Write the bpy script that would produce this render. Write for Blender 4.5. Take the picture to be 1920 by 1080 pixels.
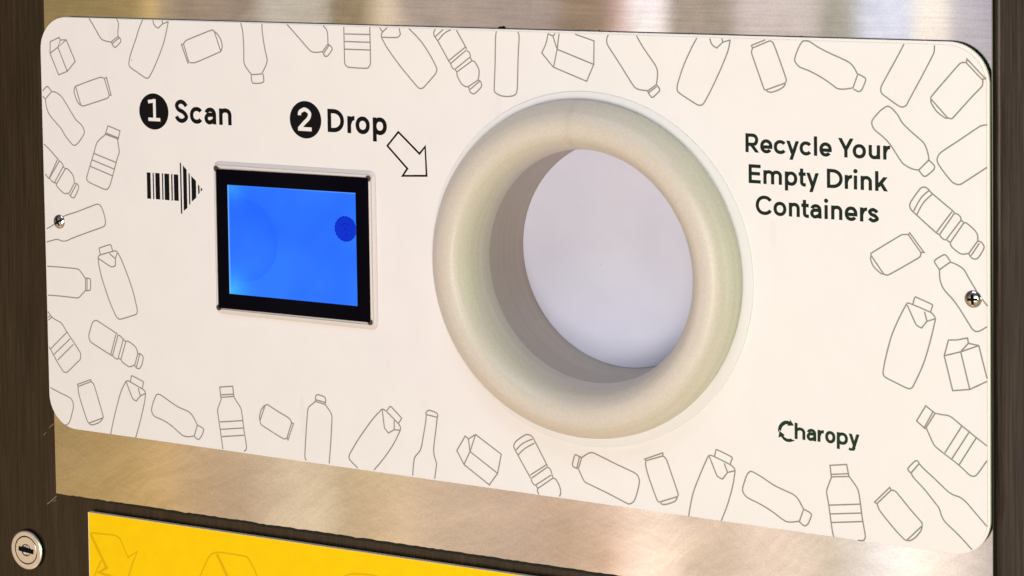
import bpy, bmesh, math, random
from mathutils import Vector, Matrix
random.seed(7)
for o in list(bpy.data.objects): bpy.data.objects.remove(o)
S = bpy.context.scene
COL = S.collection
PI = math.pi

# ------------------------------------------------------------------ camera
cd = bpy.data.cameras.new('camera'); cam = bpy.data.objects.new('camera', cd); COL.objects.link(cam)
S.camera = cam
cd.sensor_fit = 'HORIZONTAL'; cd.sensor_width = 36.0
cd.lens = 4187.52 / 1920 * 36.0
cd.shift_x = (960 - 894.814) / 1920
cd.shift_y = (-38.331 - 540) / 1920
cd.clip_start = 0.02; cd.clip_end = 60
RR = [[0.8732632592474021, -0.014923847099432432, -0.48702008052682727],
      [0.013552509542035057, -0.9984001643297282, 0.05489482080747891],
      [-0.4870601703421432, -0.05453797442264365, -0.8716639259555015]]
def w3(v): return Vector((v[0], -v[2], v[1]))        # panel axes (right, up, out) -> world
cx = w3(RR[0]); cy = w3([-a for a in RR[1]]); cz = w3([-a for a in RR[2]])
loc = w3((0.4607691683381337, 0.16763278983993576, 0.8080489262440731))
cam.matrix_world = Matrix(((cx.x, cy.x, cz.x, loc.x), (cx.y, cy.y, cz.y, loc.y), (cx.z, cy.z, cz.z, loc.z), (0, 0, 0, 1)))

# ------------------------------------------------------------------ view
S.view_settings.view_transform = 'Standard'; S.view_settings.look = 'None'
S.view_settings.exposure = 0.0; S.view_settings.gamma = 1.0
S.view_settings.use_curve_mapping = False

# ------------------------------------------------------------------ world: the shop interior around the machine
BANDS = [(-40.17, 0.305, 0.216, 0.076), (-37.98, 0.352, 0.242, 0.084), (-37.51, 0.68, 0.456, 0.162), (-37.17, 0.376, 0.275, 0.181), (-35.01, 0.352, 0.262, 0.195), (-34.6, 0.515, 0.456, 0.376), (-33.17, 0.515, 0.445, 0.352), (-32.83, 0.305, 0.223, 0.114), (-32.08, 0.314, 0.231, 0.122), (-31.6, 0.73, 0.578, 0.402), (-31.05, 0.413, 0.328, 0.27), (-27.29, 0.402, 0.314, 0.27), (-26.94, 0.342, 0.238, 0.156), (-25.99, 0.361, 0.246, 0.162), (-25.58, 0.61, 0.392, 0.342), (-25.1, 0.871, 0.791, 0.791), (-24.51, 0.871, 0.776, 0.776), (-24.18, 0.381, 0.305, 0.231), (-22.79, 0.376, 0.305, 0.242), (-22.45, 0.578, 0.491, 0.468), (-20.63, 0.565, 0.485, 0.456), (-20.36, 0.376, 0.352, 0.283), (-19.63, 0.376, 0.352, 0.292), (-19.36, 0.617, 0.644, 0.776), (-18.3, 0.617, 0.644, 0.791), (-17.97, 0.839, 0.761, 0.658), (-17.4, 0.823, 0.745, 0.658), (-17.11, 0.491, 0.456, 0.515), (-16.2, 0.479, 0.445, 0.515)]
W = bpy.data.worlds.new('World'); S.world = W; W.use_nodes = True
nt = W.node_tree; nt.nodes.clear()
def N(nt, typ, **kw):
    n = nt.nodes.new(typ)
    for k, v in kw.items(): setattr(n, k, v)
    return n
def M(nt, op, a, b=None, clamp=False):
    n = nt.nodes.new('ShaderNodeMath'); n.operation = op; n.use_clamp = clamp
    for i, v in enumerate((a, b)):
        if v is None: continue
        if isinstance(v, (int, float)): n.inputs[i].default_value = v
        else: nt.links.new(v, n.inputs[i])
    return n.outputs[0]
def ramp(nt, fac, stops, interp='LINEAR'):
    n = nt.nodes.new('ShaderNodeValToRGB'); cr = n.color_ramp; cr.interpolation = interp
    while len(cr.elements) > 1: cr.elements.remove(cr.elements[-1])
    cr.elements[0].position = stops[0][0]; cr.elements[0].color = (*stops[0][1], 1)
    for p, c in stops[1:]:
        e = cr.elements.new(p); e.color = (*c, 1)
    nt.links.new(fac, n.inputs[0]); return n.outputs[0]
def mixc(nt, fac, a, b, mode='MIX'):
    n = nt.nodes.new('ShaderNodeMix'); n.data_type = 'RGBA'; n.blend_type = mode
    for s, v in ((0, fac), (6, a), (7, b)):
        if isinstance(v, (int, float)): n.inputs[s].default_value = v
        elif isinstance(v, tuple): n.inputs[s].default_value = (*v, 1) if len(v) == 3 else v
        else: nt.links.new(v, n.inputs[s])
    return n.outputs[2]
tc = N(nt, 'ShaderNodeTexCoord'); sx = N(nt, 'ShaderNodeSeparateXYZ'); nt.links.new(tc.outputs['Generated'], sx.inputs[0])
az = M(nt, 'MULTIPLY', M(nt, 'ARCTAN2', sx.outputs[0], M(nt, 'MULTIPLY', sx.outputs[1], -1)), 180 / PI)
el = M(nt, 'MULTIPLY', M(nt, 'ARCSINE', sx.outputs[2]), 180 / PI)
a0, a1 = BANDS[0][0], BANDS[-1][0]
def shelf(c):
    y = 0.25 * c[0] + 0.6 * c[1] + 0.15 * c[2]; k = 1.08 * (y / 0.45) ** 0.2
    return tuple(k * (0.88 * v + 0.12 * y) for v in c)
stops = [((b[0] - a0) / (a1 - a0), shelf(b[1:])) for b in BANDS]
WB = 3.4                                             # shop shelves and lamps seen in the steel
bandcol = ramp(nt, M(nt, 'DIVIDE', M(nt, 'SUBTRACT', az, a0), a1 - a0, True), stops)
inside = M(nt, 'MULTIPLY', M(nt, 'MULTIPLY', M(nt, 'ADD', az, 41.3), 1 / 0.8, True), M(nt, 'MULTIPLY', M(nt, 'SUBTRACT', -15.7, az), 1 / 0.4, True), True)
# floor side warm, ceiling side cool
elev = ramp(nt, M(nt, 'MULTIPLY', M(nt, 'ADD', el, 90), 1 / 180, True),
            [(0.0, (0.40, 0.27, 0.15)), (0.33, (1.35, 0.92, 0.54)), (0.40, (0.80, 0.56, 0.35)), (0.45, (0.32, 0.25, 0.18)), (0.475, (0.13, 0.11, 0.095)), (0.52, (0.085, 0.08, 0.08)), (0.75, (0.10, 0.11, 0.13)), (1.0, (0.12, 0.14, 0.17))])
bandv_ = ramp(nt, M(nt, 'MULTIPLY', M(nt, 'ADD', el, 90), 1 / 180, True),
            [(0.0, (0.9, 0.8, 0.62)), (0.36, (1.22, 1.10, 0.93)), (0.43, (1.02, 0.95, 0.84)), (0.468, (0.72, 0.70, 0.67)), (0.488, (0.75, 0.78, 0.84)), (0.52, (0.46, 0.48, 0.52)), (0.62, (0.22, 0.235, 0.26)), (1.0, (0.12, 0.13, 0.15))])
bandv = mixc(nt, 1.0, bandcol, bandv_, 'MULTIPLY')
bandg = mixc(nt, 1.0, bandv, (WB, WB, WB), 'MULTIPLY')
# the dim gap added to darken what the cabinet's right post reflects
gap = M(nt, 'MULTIPLY', M(nt, 'MULTIPLY', M(nt, 'ADD', az, 16.4), 1 / 0.5, True), M(nt, 'MULTIPLY', M(nt, 'SUBTRACT', -4, az), 1 / 4.0, True), True)
dim = mixc(nt, M(nt, 'MULTIPLY', gap, 0.85), elev, (0.012, 0.010, 0.009))
# the same kind of shelving goes on to both sides of the aisle
fr = M(nt, 'PINGPONG', M(nt, 'MULTIPLY', M(nt, 'ADD', az, 16.0), 1 / 31.0), 1.0)
more = mixc(nt, 1.0, mixc(nt, 1.0, ramp(nt, fr, stops), bandv_, 'MULTIPLY'), (1.3, 1.3, 1.3), 'MULTIPLY')
sides = M(nt, 'ADD', M(nt, 'MULTIPLY', M(nt, 'ADD', az, 2), 1 / 4.0, True), M(nt, 'MULTIPLY', M(nt, 'SUBTRACT', -47, az), 1 / 4.0, True), True)
back = M(nt, 'LESS_THAN', M(nt, 'ABSOLUTE', az), 85)
dim = mixc(nt, M(nt, 'MULTIPLY', sides, M(nt, 'MULTIPLY', back, 0.8)), dim, more)
wcol = mixc(nt, inside, dim, bandg)
bg = N(nt, 'ShaderNodeBackground'); bg.inputs[1].default_value = 0.62
wo = N(nt, 'ShaderNodeOutputWorld'); nt.links.new(wcol, bg.inputs[0]); nt.links.new(bg.outputs[0], wo.inputs[0])

# ------------------------------------------------------------------ lamps of the shop, plus two added fills
def area(name, pos, target, sx_, sy_, power, color):
    l = bpy.data.lights.new(name, 'AREA'); l.shape = 'RECTANGLE'; l.size = sx_; l.size_y = sy_; l.energy = power; l.color = color
    o = bpy.data.objects.new(name, l); COL.objects.link(o); o.location = pos
    d = Vector(target) - Vector(pos); o.rotation_euler = d.to_track_quat('-Z', 'Y').to_euler()
    return o
area('near_fill', (0.42, -0.98, 0.02), (0.1, 0, 0), 0.35, 0.35, 4.7, (1.0, 0.895, 0.815))  # unseen lamp placed to brighten the panel towards the right
area('far_fill', (0.3, -2.9, -0.6), (0.0, 0, 0), 0.8, 0.8, 29, (1.0, 0.89, 0.80))  # unseen lamp added for an even share of frontal light
area('cool_lamp', (0.1, -1.1, 1.5), (0.05, 0, 0), 0.9, 0.5, 9.0, (0.68, 0.80, 1.0))
area('green_lamp', (1.5, -0.22, 0.06), (0.1, 0, 0.0), 0.35, 0.35, 3.6, (0.50, 1.0, 0.30))

# ------------------------------------------------------------------ helpers
def mat(name, base, rough=0.5, metallic=0.0, spec=0.5):
    m = bpy.data.materials.new(name); m.use_nodes = True
    b = m.node_tree.nodes['Principled BSDF']
    b.inputs['Base Color'].default_value = (*base, 1); b.inputs['Roughness'].default_value = rough
    b.inputs['Metallic'].default_value = metallic; b.inputs['Specular IOR Level'].default_value = spec
    return m, m.node_tree, b
def coords(nt, scale, rot=(0, 0, 0)):
    t = N(nt, 'ShaderNodeTexCoord'); mp = N(nt, 'ShaderNodeMapping')
    mp.inputs['Scale'].default_value = scale; mp.inputs['Rotation'].default_value = rot
    nt.links.new(t.outputs['Object'], mp.inputs[0]); return mp.outputs[0]
def noise(nt, vec, scale=1.0, detail=4, rough=0.55, dist=0.0):
    n = N(nt, 'ShaderNodeTexNoise'); n.inputs['Scale'].default_value = scale; n.inputs['Detail'].default_value = detail
    n.inputs['Roughness'].default_value = rough; n.inputs['Distortion'].default_value = dist
    nt.links.new(vec, n.inputs['Vector']); return n.outputs['Fac']
def bump(nt, h, strength, dist, b):
    n = N(nt, 'ShaderNodeBump'); n.inputs['Strength'].default_value = strength; n.inputs['Distance'].default_value = dist
    nt.links.new(h, n.inputs['Height']); nt.links.new(n.outputs[0], b.inputs['Normal']); return n
def rng(nt, v, lo, hi, a=0.0, b=1.0):
    n = N(nt, 'ShaderNodeMapRange'); n.inputs[1].default_value = a; n.inputs[2].default_value = b
    n.inputs[3].default_value = lo; n.inputs[4].default_value = hi
    nt.links.new(v, n.inputs[0]); return n.outputs[0]

# all shapes are written in millimetres on the panel's own axes: x right, y up, z out of the wall
def P3(x, y, z): return Vector((x / 1000, -z / 1000, y / 1000))
def empty(name, x, y, z, label, cat, group=None):
    o = bpy.data.objects.new(name, None); COL.objects.link(o); o.location = P3(x, y, z); o.empty_display_size = 0.02
    o['label'] = label; o['category'] = cat
    if group: o['group'] = group
    return o
def root_of(p):
    v = Vector((0, 0, 0))
    while p is not None: v = v + p.location; p = p.parent
    return v
def link(name, bm, m, parent=None, smooth=False, label=None, auto=None):
    off = root_of(parent)
    if parent is not None: bmesh.ops.translate(bm, verts=bm.verts, vec=-off)
    me = bpy.data.meshes.new(name); bm.to_mesh(me); bm.free()
    ms = m if isinstance(m, (list, tuple)) else [m]
    for q in ms: me.materials.append(q)
    if smooth:
        for f in me.polygons: f.use_smooth = True
    o = bpy.data.objects.new(name, me); COL.objects.link(o); o.parent = parent
    if label: o['label'] = label
    return o
def rrect(x0, x1, y0, y1, r, n=10):
    if not isinstance(r, (list, tuple)): r = [r] * 4
    pts = []
    for (cx_, cy_, a, q) in ((x1, y1, 0, r[0]), (x0, y1, 90, r[1]), (x0, y0, 180, r[2]), (x1, y0, 270, r[3])):
        sxn = -1 if cx_ == x1 else 1; syn = -1 if cy_ == y1 else 1
        for i in range(n + 1):
            t = math.radians(a + 90 * i / n)
            pts.append((cx_ + sxn * q + q * math.cos(t), cy_ + syn * q + q * math.sin(t)))
    return pts
def circ(cx_, cy_, r, n=96): return [(cx_ + r * math.cos(2 * PI * i / n), cy_ + r * math.sin(2 * PI * i / n)) for i in range(n)]
def plate(outer, holes, z0, z1, bevel=0.0, side_mat=None, seg=2):
    """flat plate with real holes, from z0 (back) to z1 (front)"""
    bm = bmesh.new(); edges = []
    for lp in [outer] + list(holes):
        vs = [bm.verts.new(P3(x, y, z1)) for x, y in lp]
        edges += [bm.edges.new((vs[i], vs[(i + 1) % len(vs)])) for i in range(len(vs))]
    bmesh.ops.triangle_fill(bm, use_beauty=True, use_dissolve=False, edges=edges)
    front = [f for f in bm.faces]
    for f in front:
        f.normal_update()
        if f.normal.y > 0: f.normal_flip()
    border = [e for e in bm.edges if len(e.link_faces) == 1]
    r = bmesh.ops.extrude_edge_only(bm, edges=border)
    nv = [v for v in r['geom'] if isinstance(v, bmesh.types.BMVert)]
    for v in nv: v.co.y = -z0 / 1000
    sides = [f for f in r['geom'] if isinstance(f, bmesh.types.BMFace)]
    if side_mat is not None:
        for f in bm.faces:
            if f not in front: f.material_index = side_mat
    bmesh.ops.recalc_face_normals(bm, faces=bm.faces)
    # the open shell may have been turned inside out
    tot = sum((f.normal.y for f in bm.faces if abs(f.normal.y) > 0.9), 0.0)
    if tot > 0: bmesh.ops.reverse_faces(bm, faces=bm.faces)
    if bevel > 0:
        be = [e for e in bm.edges if len(e.link_faces) == 2 and abs(e.link_faces[0].normal.dot(e.link_faces[1].normal)) < 0.3 and all(abs(v.co.y + z1 / 1000) < 1e-6 for v in e.verts)]
        bmesh.ops.bevel(bm, geom=be, offset=bevel / 1000, segments=seg, affect='EDGES', profile=0.5)
    return bm
def lathe(cx_, cy_, prof, n=128, close_end=False, close_start=False, mats=None):
    bm = bmesh.new(); rings = []
    for r, z in prof:
        rings.append([bm.verts.new(P3(cx_ + r * math.cos(2 * PI * i / n), cy_ + r * math.sin(2 * PI * i / n), z)) for i in range(n)])
    for k in range(len(rings) - 1):
        for i in range(n):
            j = (i + 1) % n
            f = bm.faces.new((rings[k][i], rings[k][j], rings[k + 1][j], rings[k + 1][i]))
            if mats: f.material_index = mats[k]
    if close_end: bm.faces.new(rings[-1])
    if close_start: bm.faces.new(list(reversed(rings[0])))
    bmesh.ops.recalc_face_normals(bm, faces=bm.faces)
    return bm
_zc = [0]
def ribbon(bm, pts, w, z, closed=False, step=0.004):
    """a printed stroke of constant width lying on the sheet"""
    _zc[0] += 1; z = z + step * (_zc[0] % 9)
    q = [pts[0]]
    for p in pts[1:]:
        if math.hypot(p[0] - q[-1][0], p[1] - q[-1][1]) > 1e-3: q.append(p)
    if closed and math.hypot(q[0][0] - q[-1][0], q[0][1] - q[-1][1]) < 1e-2: q.pop()
    n = len(q)
    if n < 2: return
    h = w / 2; L = []; R_ = []
    for i in range(n):
        a = q[i - 1] if (i > 0 or closed) else None
        b = q[(i + 1) % n] if (i < n - 1 or closed) else None
        def unit(u, v):
            d = math.hypot(v[0] - u[0], v[1] - u[1]); return ((v[0] - u[0]) / d, (v[1] - u[1]) / d)
        d0 = unit(a, q[i]) if a else unit(q[i], b)
        d1 = unit(q[i], b) if b else d0
        n0 = (-d0[1], d0[0]); n1 = (-d1[1], d1[0])
        mx, my = n0[0] + n1[0], n0[1] + n1[1]; ml = math.hypot(mx, my)
        if ml < 0.3: mx, my, k = n1[0], n1[1], 1
        else:
            mx, my = mx / ml, my / ml; k = min(2.2, 1 / max(0.3, mx * n1[0] + my * n1[1]))
        L.append(bm.verts.new(P3(q[i][0] + mx * h * k, q[i][1] + my * h * k, z)))
        R_.append(bm.verts.new(P3(q[i][0] - mx * h * k, q[i][1] - my * h * k, z)))
    for i in range(n if closed else n - 1):
        j = (i + 1) % n
        bm.faces.new((R_[i], R_[j], L[j], L[i]))
def poly(bm, pts, z):
    _zc[0] += 1; z = z + 0.004 * (_zc[0] % 9)
    f = bm.faces.new([bm.verts.new(P3(x, y, z)) for x, y in pts]); f.normal_update()
    if f.normal.y > 0: f.normal_flip()
    return f
def spline(P, C, step=0.55):
    n = len(P); out = [P[0]]
    sub = lambda a, b: (a[0] - b[0], a[1] - b[1])
    for i in range(n - 1):
        a, b = P[i], P[i + 1]; d = sub(b, a); L = math.hypot(*d)
        m0 = m1 = None
        if i > 0 and not C[i]: m0 = tuple(v / 2 for v in sub(P[i + 1], P[i - 1]))
        if i + 2 < n and not C[i + 1]: m1 = tuple(v / 2 for v in sub(P[i + 2], P[i]))
        if m0 is None and m1 is None: out.append(b); continue
        def cl(m):
            l = math.hypot(*m); return tuple(v / l * min(l, L) for v in m) if l > 1e-9 else m
        if m0 is not None: m0 = cl(m0)
        if m1 is not None: m1 = cl(m1)
        if m0 is None: m0 = tuple(1.5 * d[k] - 0.5 * m1[k] for k in (0, 1))
        if m1 is None: m1 = tuple(1.5 * d[k] - 0.5 * m0[k] for k in (0, 1))
        k = max(2, min(7, int(L / step) + 2))
        for s in range(1, k + 1):
            t = s / k
            h00 = 2 * t**3 - 3 * t**2 + 1; h10 = t**3 - 2 * t**2 + t; h01 = -2 * t**3 + 3 * t**2; h11 = t**3 - t**2
            out.append(tuple(h00 * a[c] + h10 * m0[c] + h01 * b[c] + h11 * m1[c] for c in (0, 1)))
    return out
def parse(text):
    res = []
    for ln in text.strip().splitlines():
        P = []; C = []
        for tk in ln.split():
            C.append(tk.endswith('*')); x, y = tk.rstrip('*').split(','); P.append((float(x), float(y)))
        res.append((P, C))
    return res

# ------------------------------------------------------------------ materials
def steel_material():
    m, nt, b = mat('brushed_steel', (0.64, 0.61, 0.57), 0.3, 1.0)
    v = coords(nt, (1, 1, 1))
    s = N(nt, 'ShaderNodeSeparateXYZ'); nt.links.new(v, s.inputs[0])
    # the lower half is hand-rubbed in arcs, the upper half brushed straight
    low = rng(nt, s.outputs[2], 1.0, 0.0, -0.01, 0.02)
    warp = N(nt, 'ShaderNodeTexNoise'); warp.inputs['Scale'].default_value = 11; warp.inputs['Detail'].default_value = 3
    nt.links.new(v, warp.inputs['Vector'])
    sub = N(nt, 'ShaderNodeVectorMath', operation='SUBTRACT'); nt.links.new(warp.outputs['Color'], sub.inputs[0]); sub.inputs[1].default_value = (0.5, 0.5, 0.5)
    sc = N(nt, 'ShaderNodeVectorMath', operation='SCALE'); nt.links.new(sub.outputs[0], sc.inputs[0]); nt.links.new(M(nt, 'ADD', M(nt, 'MULTIPLY', low, 0.05), 0.002), sc.inputs['Scale'])
    ad = N(nt, 'ShaderNodeVectorMath', operation='ADD'); nt.links.new(v, ad.inputs[0]); nt.links.new(sc.outputs[0], ad.inputs[1])
    def streak(sx_, sz_, rot, det=4):
        mr = N(nt, 'ShaderNodeMapping'); mr.inputs['Rotation'].default_value = (0, rot, 0); nt.links.new(ad.outputs[0], mr.inputs[0])
        mp = N(nt, 'ShaderNodeMapping'); mp.inputs['Scale'].default_value = (sx_, 1, sz_); nt.links.new(mr.outputs[0], mp.inputs[0])
        return noise(nt, mp.outputs[0], 1.0, det, 0.65)
    straight = streak(30, 700, 0.0, 5)
    arcs = M(nt, 'ADD', M(nt, 'MULTIPLY', streak(40, 420, 0.55), 0.5), M(nt, 'MULTIPLY', streak(55, 380, -0.35), 0.5))
    cloud = noise(nt, v, 34, 5, 0.6, 0.6)
    grain = noise(nt, v, 1500, 2, 0.5)
    swoop = M(nt, 'ADD', M(nt, 'MULTIPLY', streak(7, 60, 0.62, 3), 0.5), M(nt, 'MULTIPLY', streak(6, 52, 0.25, 3), 0.5))
    def lerp(a, b_, f): return M(nt, 'ADD', M(nt, 'MULTIPLY', a, M(nt, 'SUBTRACT', 1.0, f)), M(nt, 'MULTIPLY', b_, f))
    fine = lerp(straight, arcs, low)
    wide = lerp(cloud, swoop, low)
    mixv = M(nt, 'ADD', M(nt, 'ADD', M(nt, 'MULTIPLY', fine, 0.34), M(nt, 'MULTIPLY', wide, 0.48)), M(nt, 'MULTIPLY', grain, 0.18))
    nt.links.new(mixc(nt, rng(nt, mixv, 0, 1, 0.36, 0.64), (0.50, 0.475, 0.445), (0.79, 0.765, 0.73)), b.inputs['Base Color'])
    nt.links.new(M(nt, 'ADD', rng(nt, cloud, 0.045, 0.085, 0.3, 0.7), M(nt, 'MULTIPLY', low, 0.05)), b.inputs['Roughness'])
    nt.links.new(M(nt, 'SUBTRACT', 1.0, M(nt, 'MULTIPLY', low, 0.25)), b.inputs['Anisotropic'])
    tg = N(nt, 'ShaderNodeCombineXYZ'); tg.inputs[2].default_value = 1.0
    wz = N(nt, 'ShaderNodeSeparateXYZ'); nt.links.new(sub.outputs[0], wz.inputs[0])
    nt.links.new(M(nt, 'MULTIPLY', wz.outputs[2], M(nt, 'MULTIPLY', low, 3.0)), tg.inputs[0])
    nt.links.new(tg.outputs[0], b.inputs['Tangent'])
    bn = bump(nt, M(nt, 'ADD', M(nt, 'MULTIPLY', fine, 0.6), M(nt, 'MULTIPLY', wide, 1.2)), 0.05, 0.00012, b)
    nt.links.new(M(nt, 'ADD', M(nt, 'MULTIPLY', low, 0.05), 0.012), bn.inputs['Strength'])
    return m
STEEL = steel_material()
def cabinet_material():
    m, nt, b = mat('brown_brushed_metal', (0.07, 0.045, 0.028), 0.42, 0.0, 0.42)
    v = coords(nt, (1300, 1, 26)); g = noise(nt, v, 1.0, 5, 0.7)
    v2 = coords(nt, (260, 1, 10)); g2 = noise(nt, v2, 1.0, 5, 0.7)
    t = M(nt, 'ADD', M(nt, 'MULTIPLY', g, 0.6), M(nt, 'MULTIPLY', g2, 0.4))
    nt.links.new(ramp(nt, rng(nt, t, 0, 1, 0.33, 0.66), [(0, (0.0075, 0.0045, 0.0022)), (0.5, (0.0245, 0.0146, 0.0066)), (1, (0.050, 0.031, 0.0155))]), b.inputs['Base Color'])
    nt.links.new(rng(nt, g, 0.16, 0.26, 0.3, 0.7), b.inputs['Roughness'])
    b.inputs['Anisotropic'].default_value = 0.0
    bump(nt, t, 0.03, 0.0002, b)
    return m
BROWN = cabinet_material()
BLACK, _, _ = mat('black_rubber', (0.006, 0.006, 0.006), 0.8, 0, 0.05)
DARKGREY, nt, b = mat('backing_grey', (0.022, 0.023, 0.018), 0.8, 0, 0.1)
WHITE, nt, b = mat('white_laminate', (0.84, 0.82, 0.79), 0.45, 0, 0.35)
def sheet_material():
    m, nt, b = mat('printed_white_vinyl', (0.83, 0.81, 0.78), 0.5, 0, 0.25)
    v = coords(nt, (1, 1, 1))
    mott = noise(nt, v, 55, 5, 0.6)
    spk = N(nt, 'ShaderNodeTexVoronoi'); spk.inputs['Scale'].default_value = 62; nt.links.new(v, spk.inputs['Vector'])
    big = noise(nt, v, 16, 2, 0.5)
    dots = M(nt, 'MULTIPLY', M(nt, 'LESS_THAN', spk.outputs['Distance'], 0.035), M(nt, 'GREATER_THAN', big, 0.56))
    c = mixc(nt, rng(nt, mott, 0, 1, 0.35, 0.65), (0.812, 0.802, 0.795), (0.83, 0.82, 0.813))
    # long thin scuffs
    vs = coords(nt, (70, 1, 16), (0, 0.5, 0)); sc = noise(nt, vs, 1.0, 2, 0.4)
    c = mixc(nt, M(nt, 'MULTIPLY', M(nt, 'GREATER_THAN', sc, 0.745), 0.07), c, (0.45, 0.43, 0.40))
    c = mixc(nt, M(nt, 'MULTIPLY', dots, 0.32), c, (0.35, 0.32, 0.30))
    nt.links.new(c, b.inputs['Base Color'])
    bump(nt, noise(nt, v, 900, 2, 0.5), 0.06, 0.0003, b)
    return m
SHEET = sheet_material()
SHEETEDGE, _, _ = mat('sheet_cut_edge', (0.42, 0.39, 0.36), 0.6, 0, 0.2)
LINE, _, _ = mat('grey_print', (0.27, 0.252, 0.222), 0.5, 0, 0.2)
INK, _, _ = mat('black_print', (0.003, 0.003, 0.004), 0.5, 0, 0.12)
GREENINK, _, _ = mat('dark_green_print', (0.006, 0.017, 0.012), 0.5, 0, 0.12)
LOGOINK, _, _ = mat('logo_green_print', (0.011, 0.034, 0.015), 0.5, 0, 0.12)
def cream_material():
    m, nt, b = mat('cream_printed_plastic', (0.74, 0.66, 0.54), 0.4, 0, 0.5)
    v = coords(nt, (4, 2600, 4)); lay = noise(nt, v, 1.0, 2, 0.5)
    v2 = coords(nt, (6, 420, 6)); lay2 = noise(nt, v2, 1.0, 3, 0.6)
    sp = noise(nt, coords(nt, (1, 1, 1)), 900, 3, 0.7)
    t = M(nt, 'ADD', M(nt, 'MULTIPLY', lay2, 0.5), M(nt, 'MULTIPLY', sp, 0.5))
    c = mixc(nt, rng(nt, t, 0, 1, 0.35, 0.65), (0.56, 0.515, 0.445), (0.655, 0.61, 0.535))
    # layer seam at the top of the ring
    ss = N(nt, 'ShaderNodeSeparateXYZ'); nt.links.new(coords(nt, (1, 1, 1)), ss.inputs[0])
    wob = M(nt, 'MULTIPLY', M(nt, 'SUBTRACT', noise(nt, coords(nt, (1, 1, 1)), 300, 2), 0.5), 0.004)
    dx = M(nt, 'ABSOLUTE', M(nt, 'ADD', M(nt, 'SUBTRACT', ss.outputs[0], 0.0572), wob))
    seam = M(nt, 'MULTIPLY', rng(nt, dx, 1.0, 0.0, 0.0002, 0.0024), M(nt, 'GREATER_THAN', ss.outputs[2], 0.03))
    c = mixc(nt, M(nt, 'MULTIPLY', seam, 0.20), c, (0.42, 0.34, 0.24))
    spk = N(nt, 'ShaderNodeTexVoronoi'); spk.inputs['Scale'].default_value = 75; nt.links.new(coords(nt, (1, 1, 1)), spk.inputs['Vector'])
    dk = M(nt, 'MULTIPLY', M(nt, 'LESS_THAN', spk.outputs['Distance'], 0.04), M(nt, 'GREATER_THAN', noise(nt, coords(nt, (1, 1, 1)), 30, 2), 0.55))
    c = mixc(nt, M(nt, 'MULTIPLY', dk, 0.5), c, (0.3, 0.25, 0.2))
    nt.links.new(c, b.inputs['Base Color'])
    bump(nt, M(nt, 'ADD', M(nt, 'MULTIPLY', lay, 0.5), lay2), 0.45, 0.0005, b)
    return m
CREAM = cream_material()
CLEAR, nt, b = mat('flange_white', (0.765, 0.77, 0.775), 0.4, 0, 0.4)
SHADED_TUBE, nt, b = mat('shaded_tube_cream', (0.40, 0.355, 0.32), 0.5, 0, 0.35)  # throat shade put into a darker version of the ring's cream
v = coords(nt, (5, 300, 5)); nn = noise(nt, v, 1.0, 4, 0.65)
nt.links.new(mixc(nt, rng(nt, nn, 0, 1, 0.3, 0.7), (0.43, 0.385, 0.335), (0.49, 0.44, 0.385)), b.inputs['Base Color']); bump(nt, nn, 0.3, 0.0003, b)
def flap_material():
    m, nt, b = mat('cool_lit_plastic', (0.66, 0.69, 0.80), 0.45, 0, 0.4)  # cool light on the white flap is put into its colour
    v = coords(nt, (1, 1, 1)); n1 = noise(nt, v, 40, 4, 0.6)
    spk = N(nt, 'ShaderNodeTexVoronoi'); spk.inputs['Scale'].default_value = 70; nt.links.new(v, spk.inputs['Vector'])
    d = M(nt, 'MULTIPLY', M(nt, 'LESS_THAN', spk.outputs['Distance'], 0.045), M(nt, 'GREATER_THAN', n1, 0.55))
    c = mixc(nt, rng(nt, n1, 0, 1, 0.3, 0.7), (0.60, 0.63, 0.775), (0.645, 0.675, 0.81))
    nt.links.new(mixc(nt, M(nt, 'MULTIPLY', d, 0.22), c, (0.35, 0.33, 0.33)), b.inputs['Base Color'])
    return m
FLAP = flap_material()
BEZEL, nt, b = mat('bezel_plastic', (0.71, 0.675, 0.655), 0.38, 0, 0.5)
GLASS, nt, b = mat('black_screen_glass', (0.0008, 0.0008, 0.004), 0.07, 0, 0.04)
HOLE, nt, b = mat('screw_hole', (0.07, 0.05, 0.045), 0.7, 0, 0.2)
CHROME, nt, b = mat('zinc_screw', (0.62, 0.61, 0.58), 0.16, 1.0)
BRASSY, nt, b = mat('nickel_lock', (0.94, 0.92, 0.88), 0.30, 1.0)
YELLOW, nt, b = mat('yellow_vinyl', (0.93, 0.50, 0.004), 0.5, 0, 0.12)
v = coords(nt, (1, 1, 1)); nn = noise(nt, v, 120, 4, 0.6)
nt.links.new(mixc(nt, rng(nt, nn, 0, 1, 0.35, 0.65), (0.95, 0.61, 0.0), (0.99, 0.65, 0.0)), b.inputs['Base Color'])
YLINE, _, _ = mat('dark_yellow_print', (0.76, 0.46, 0.0), 0.5, 0, 0.12)
YEDGE, _, _ = mat('sign_edge_cream', (0.90, 0.80, 0.60), 0.5, 0, 0.3)
SCRATCH, _, _ = mat('bare_scratch', (0.34, 0.26, 0.18), 0.5, 0.2)
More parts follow.
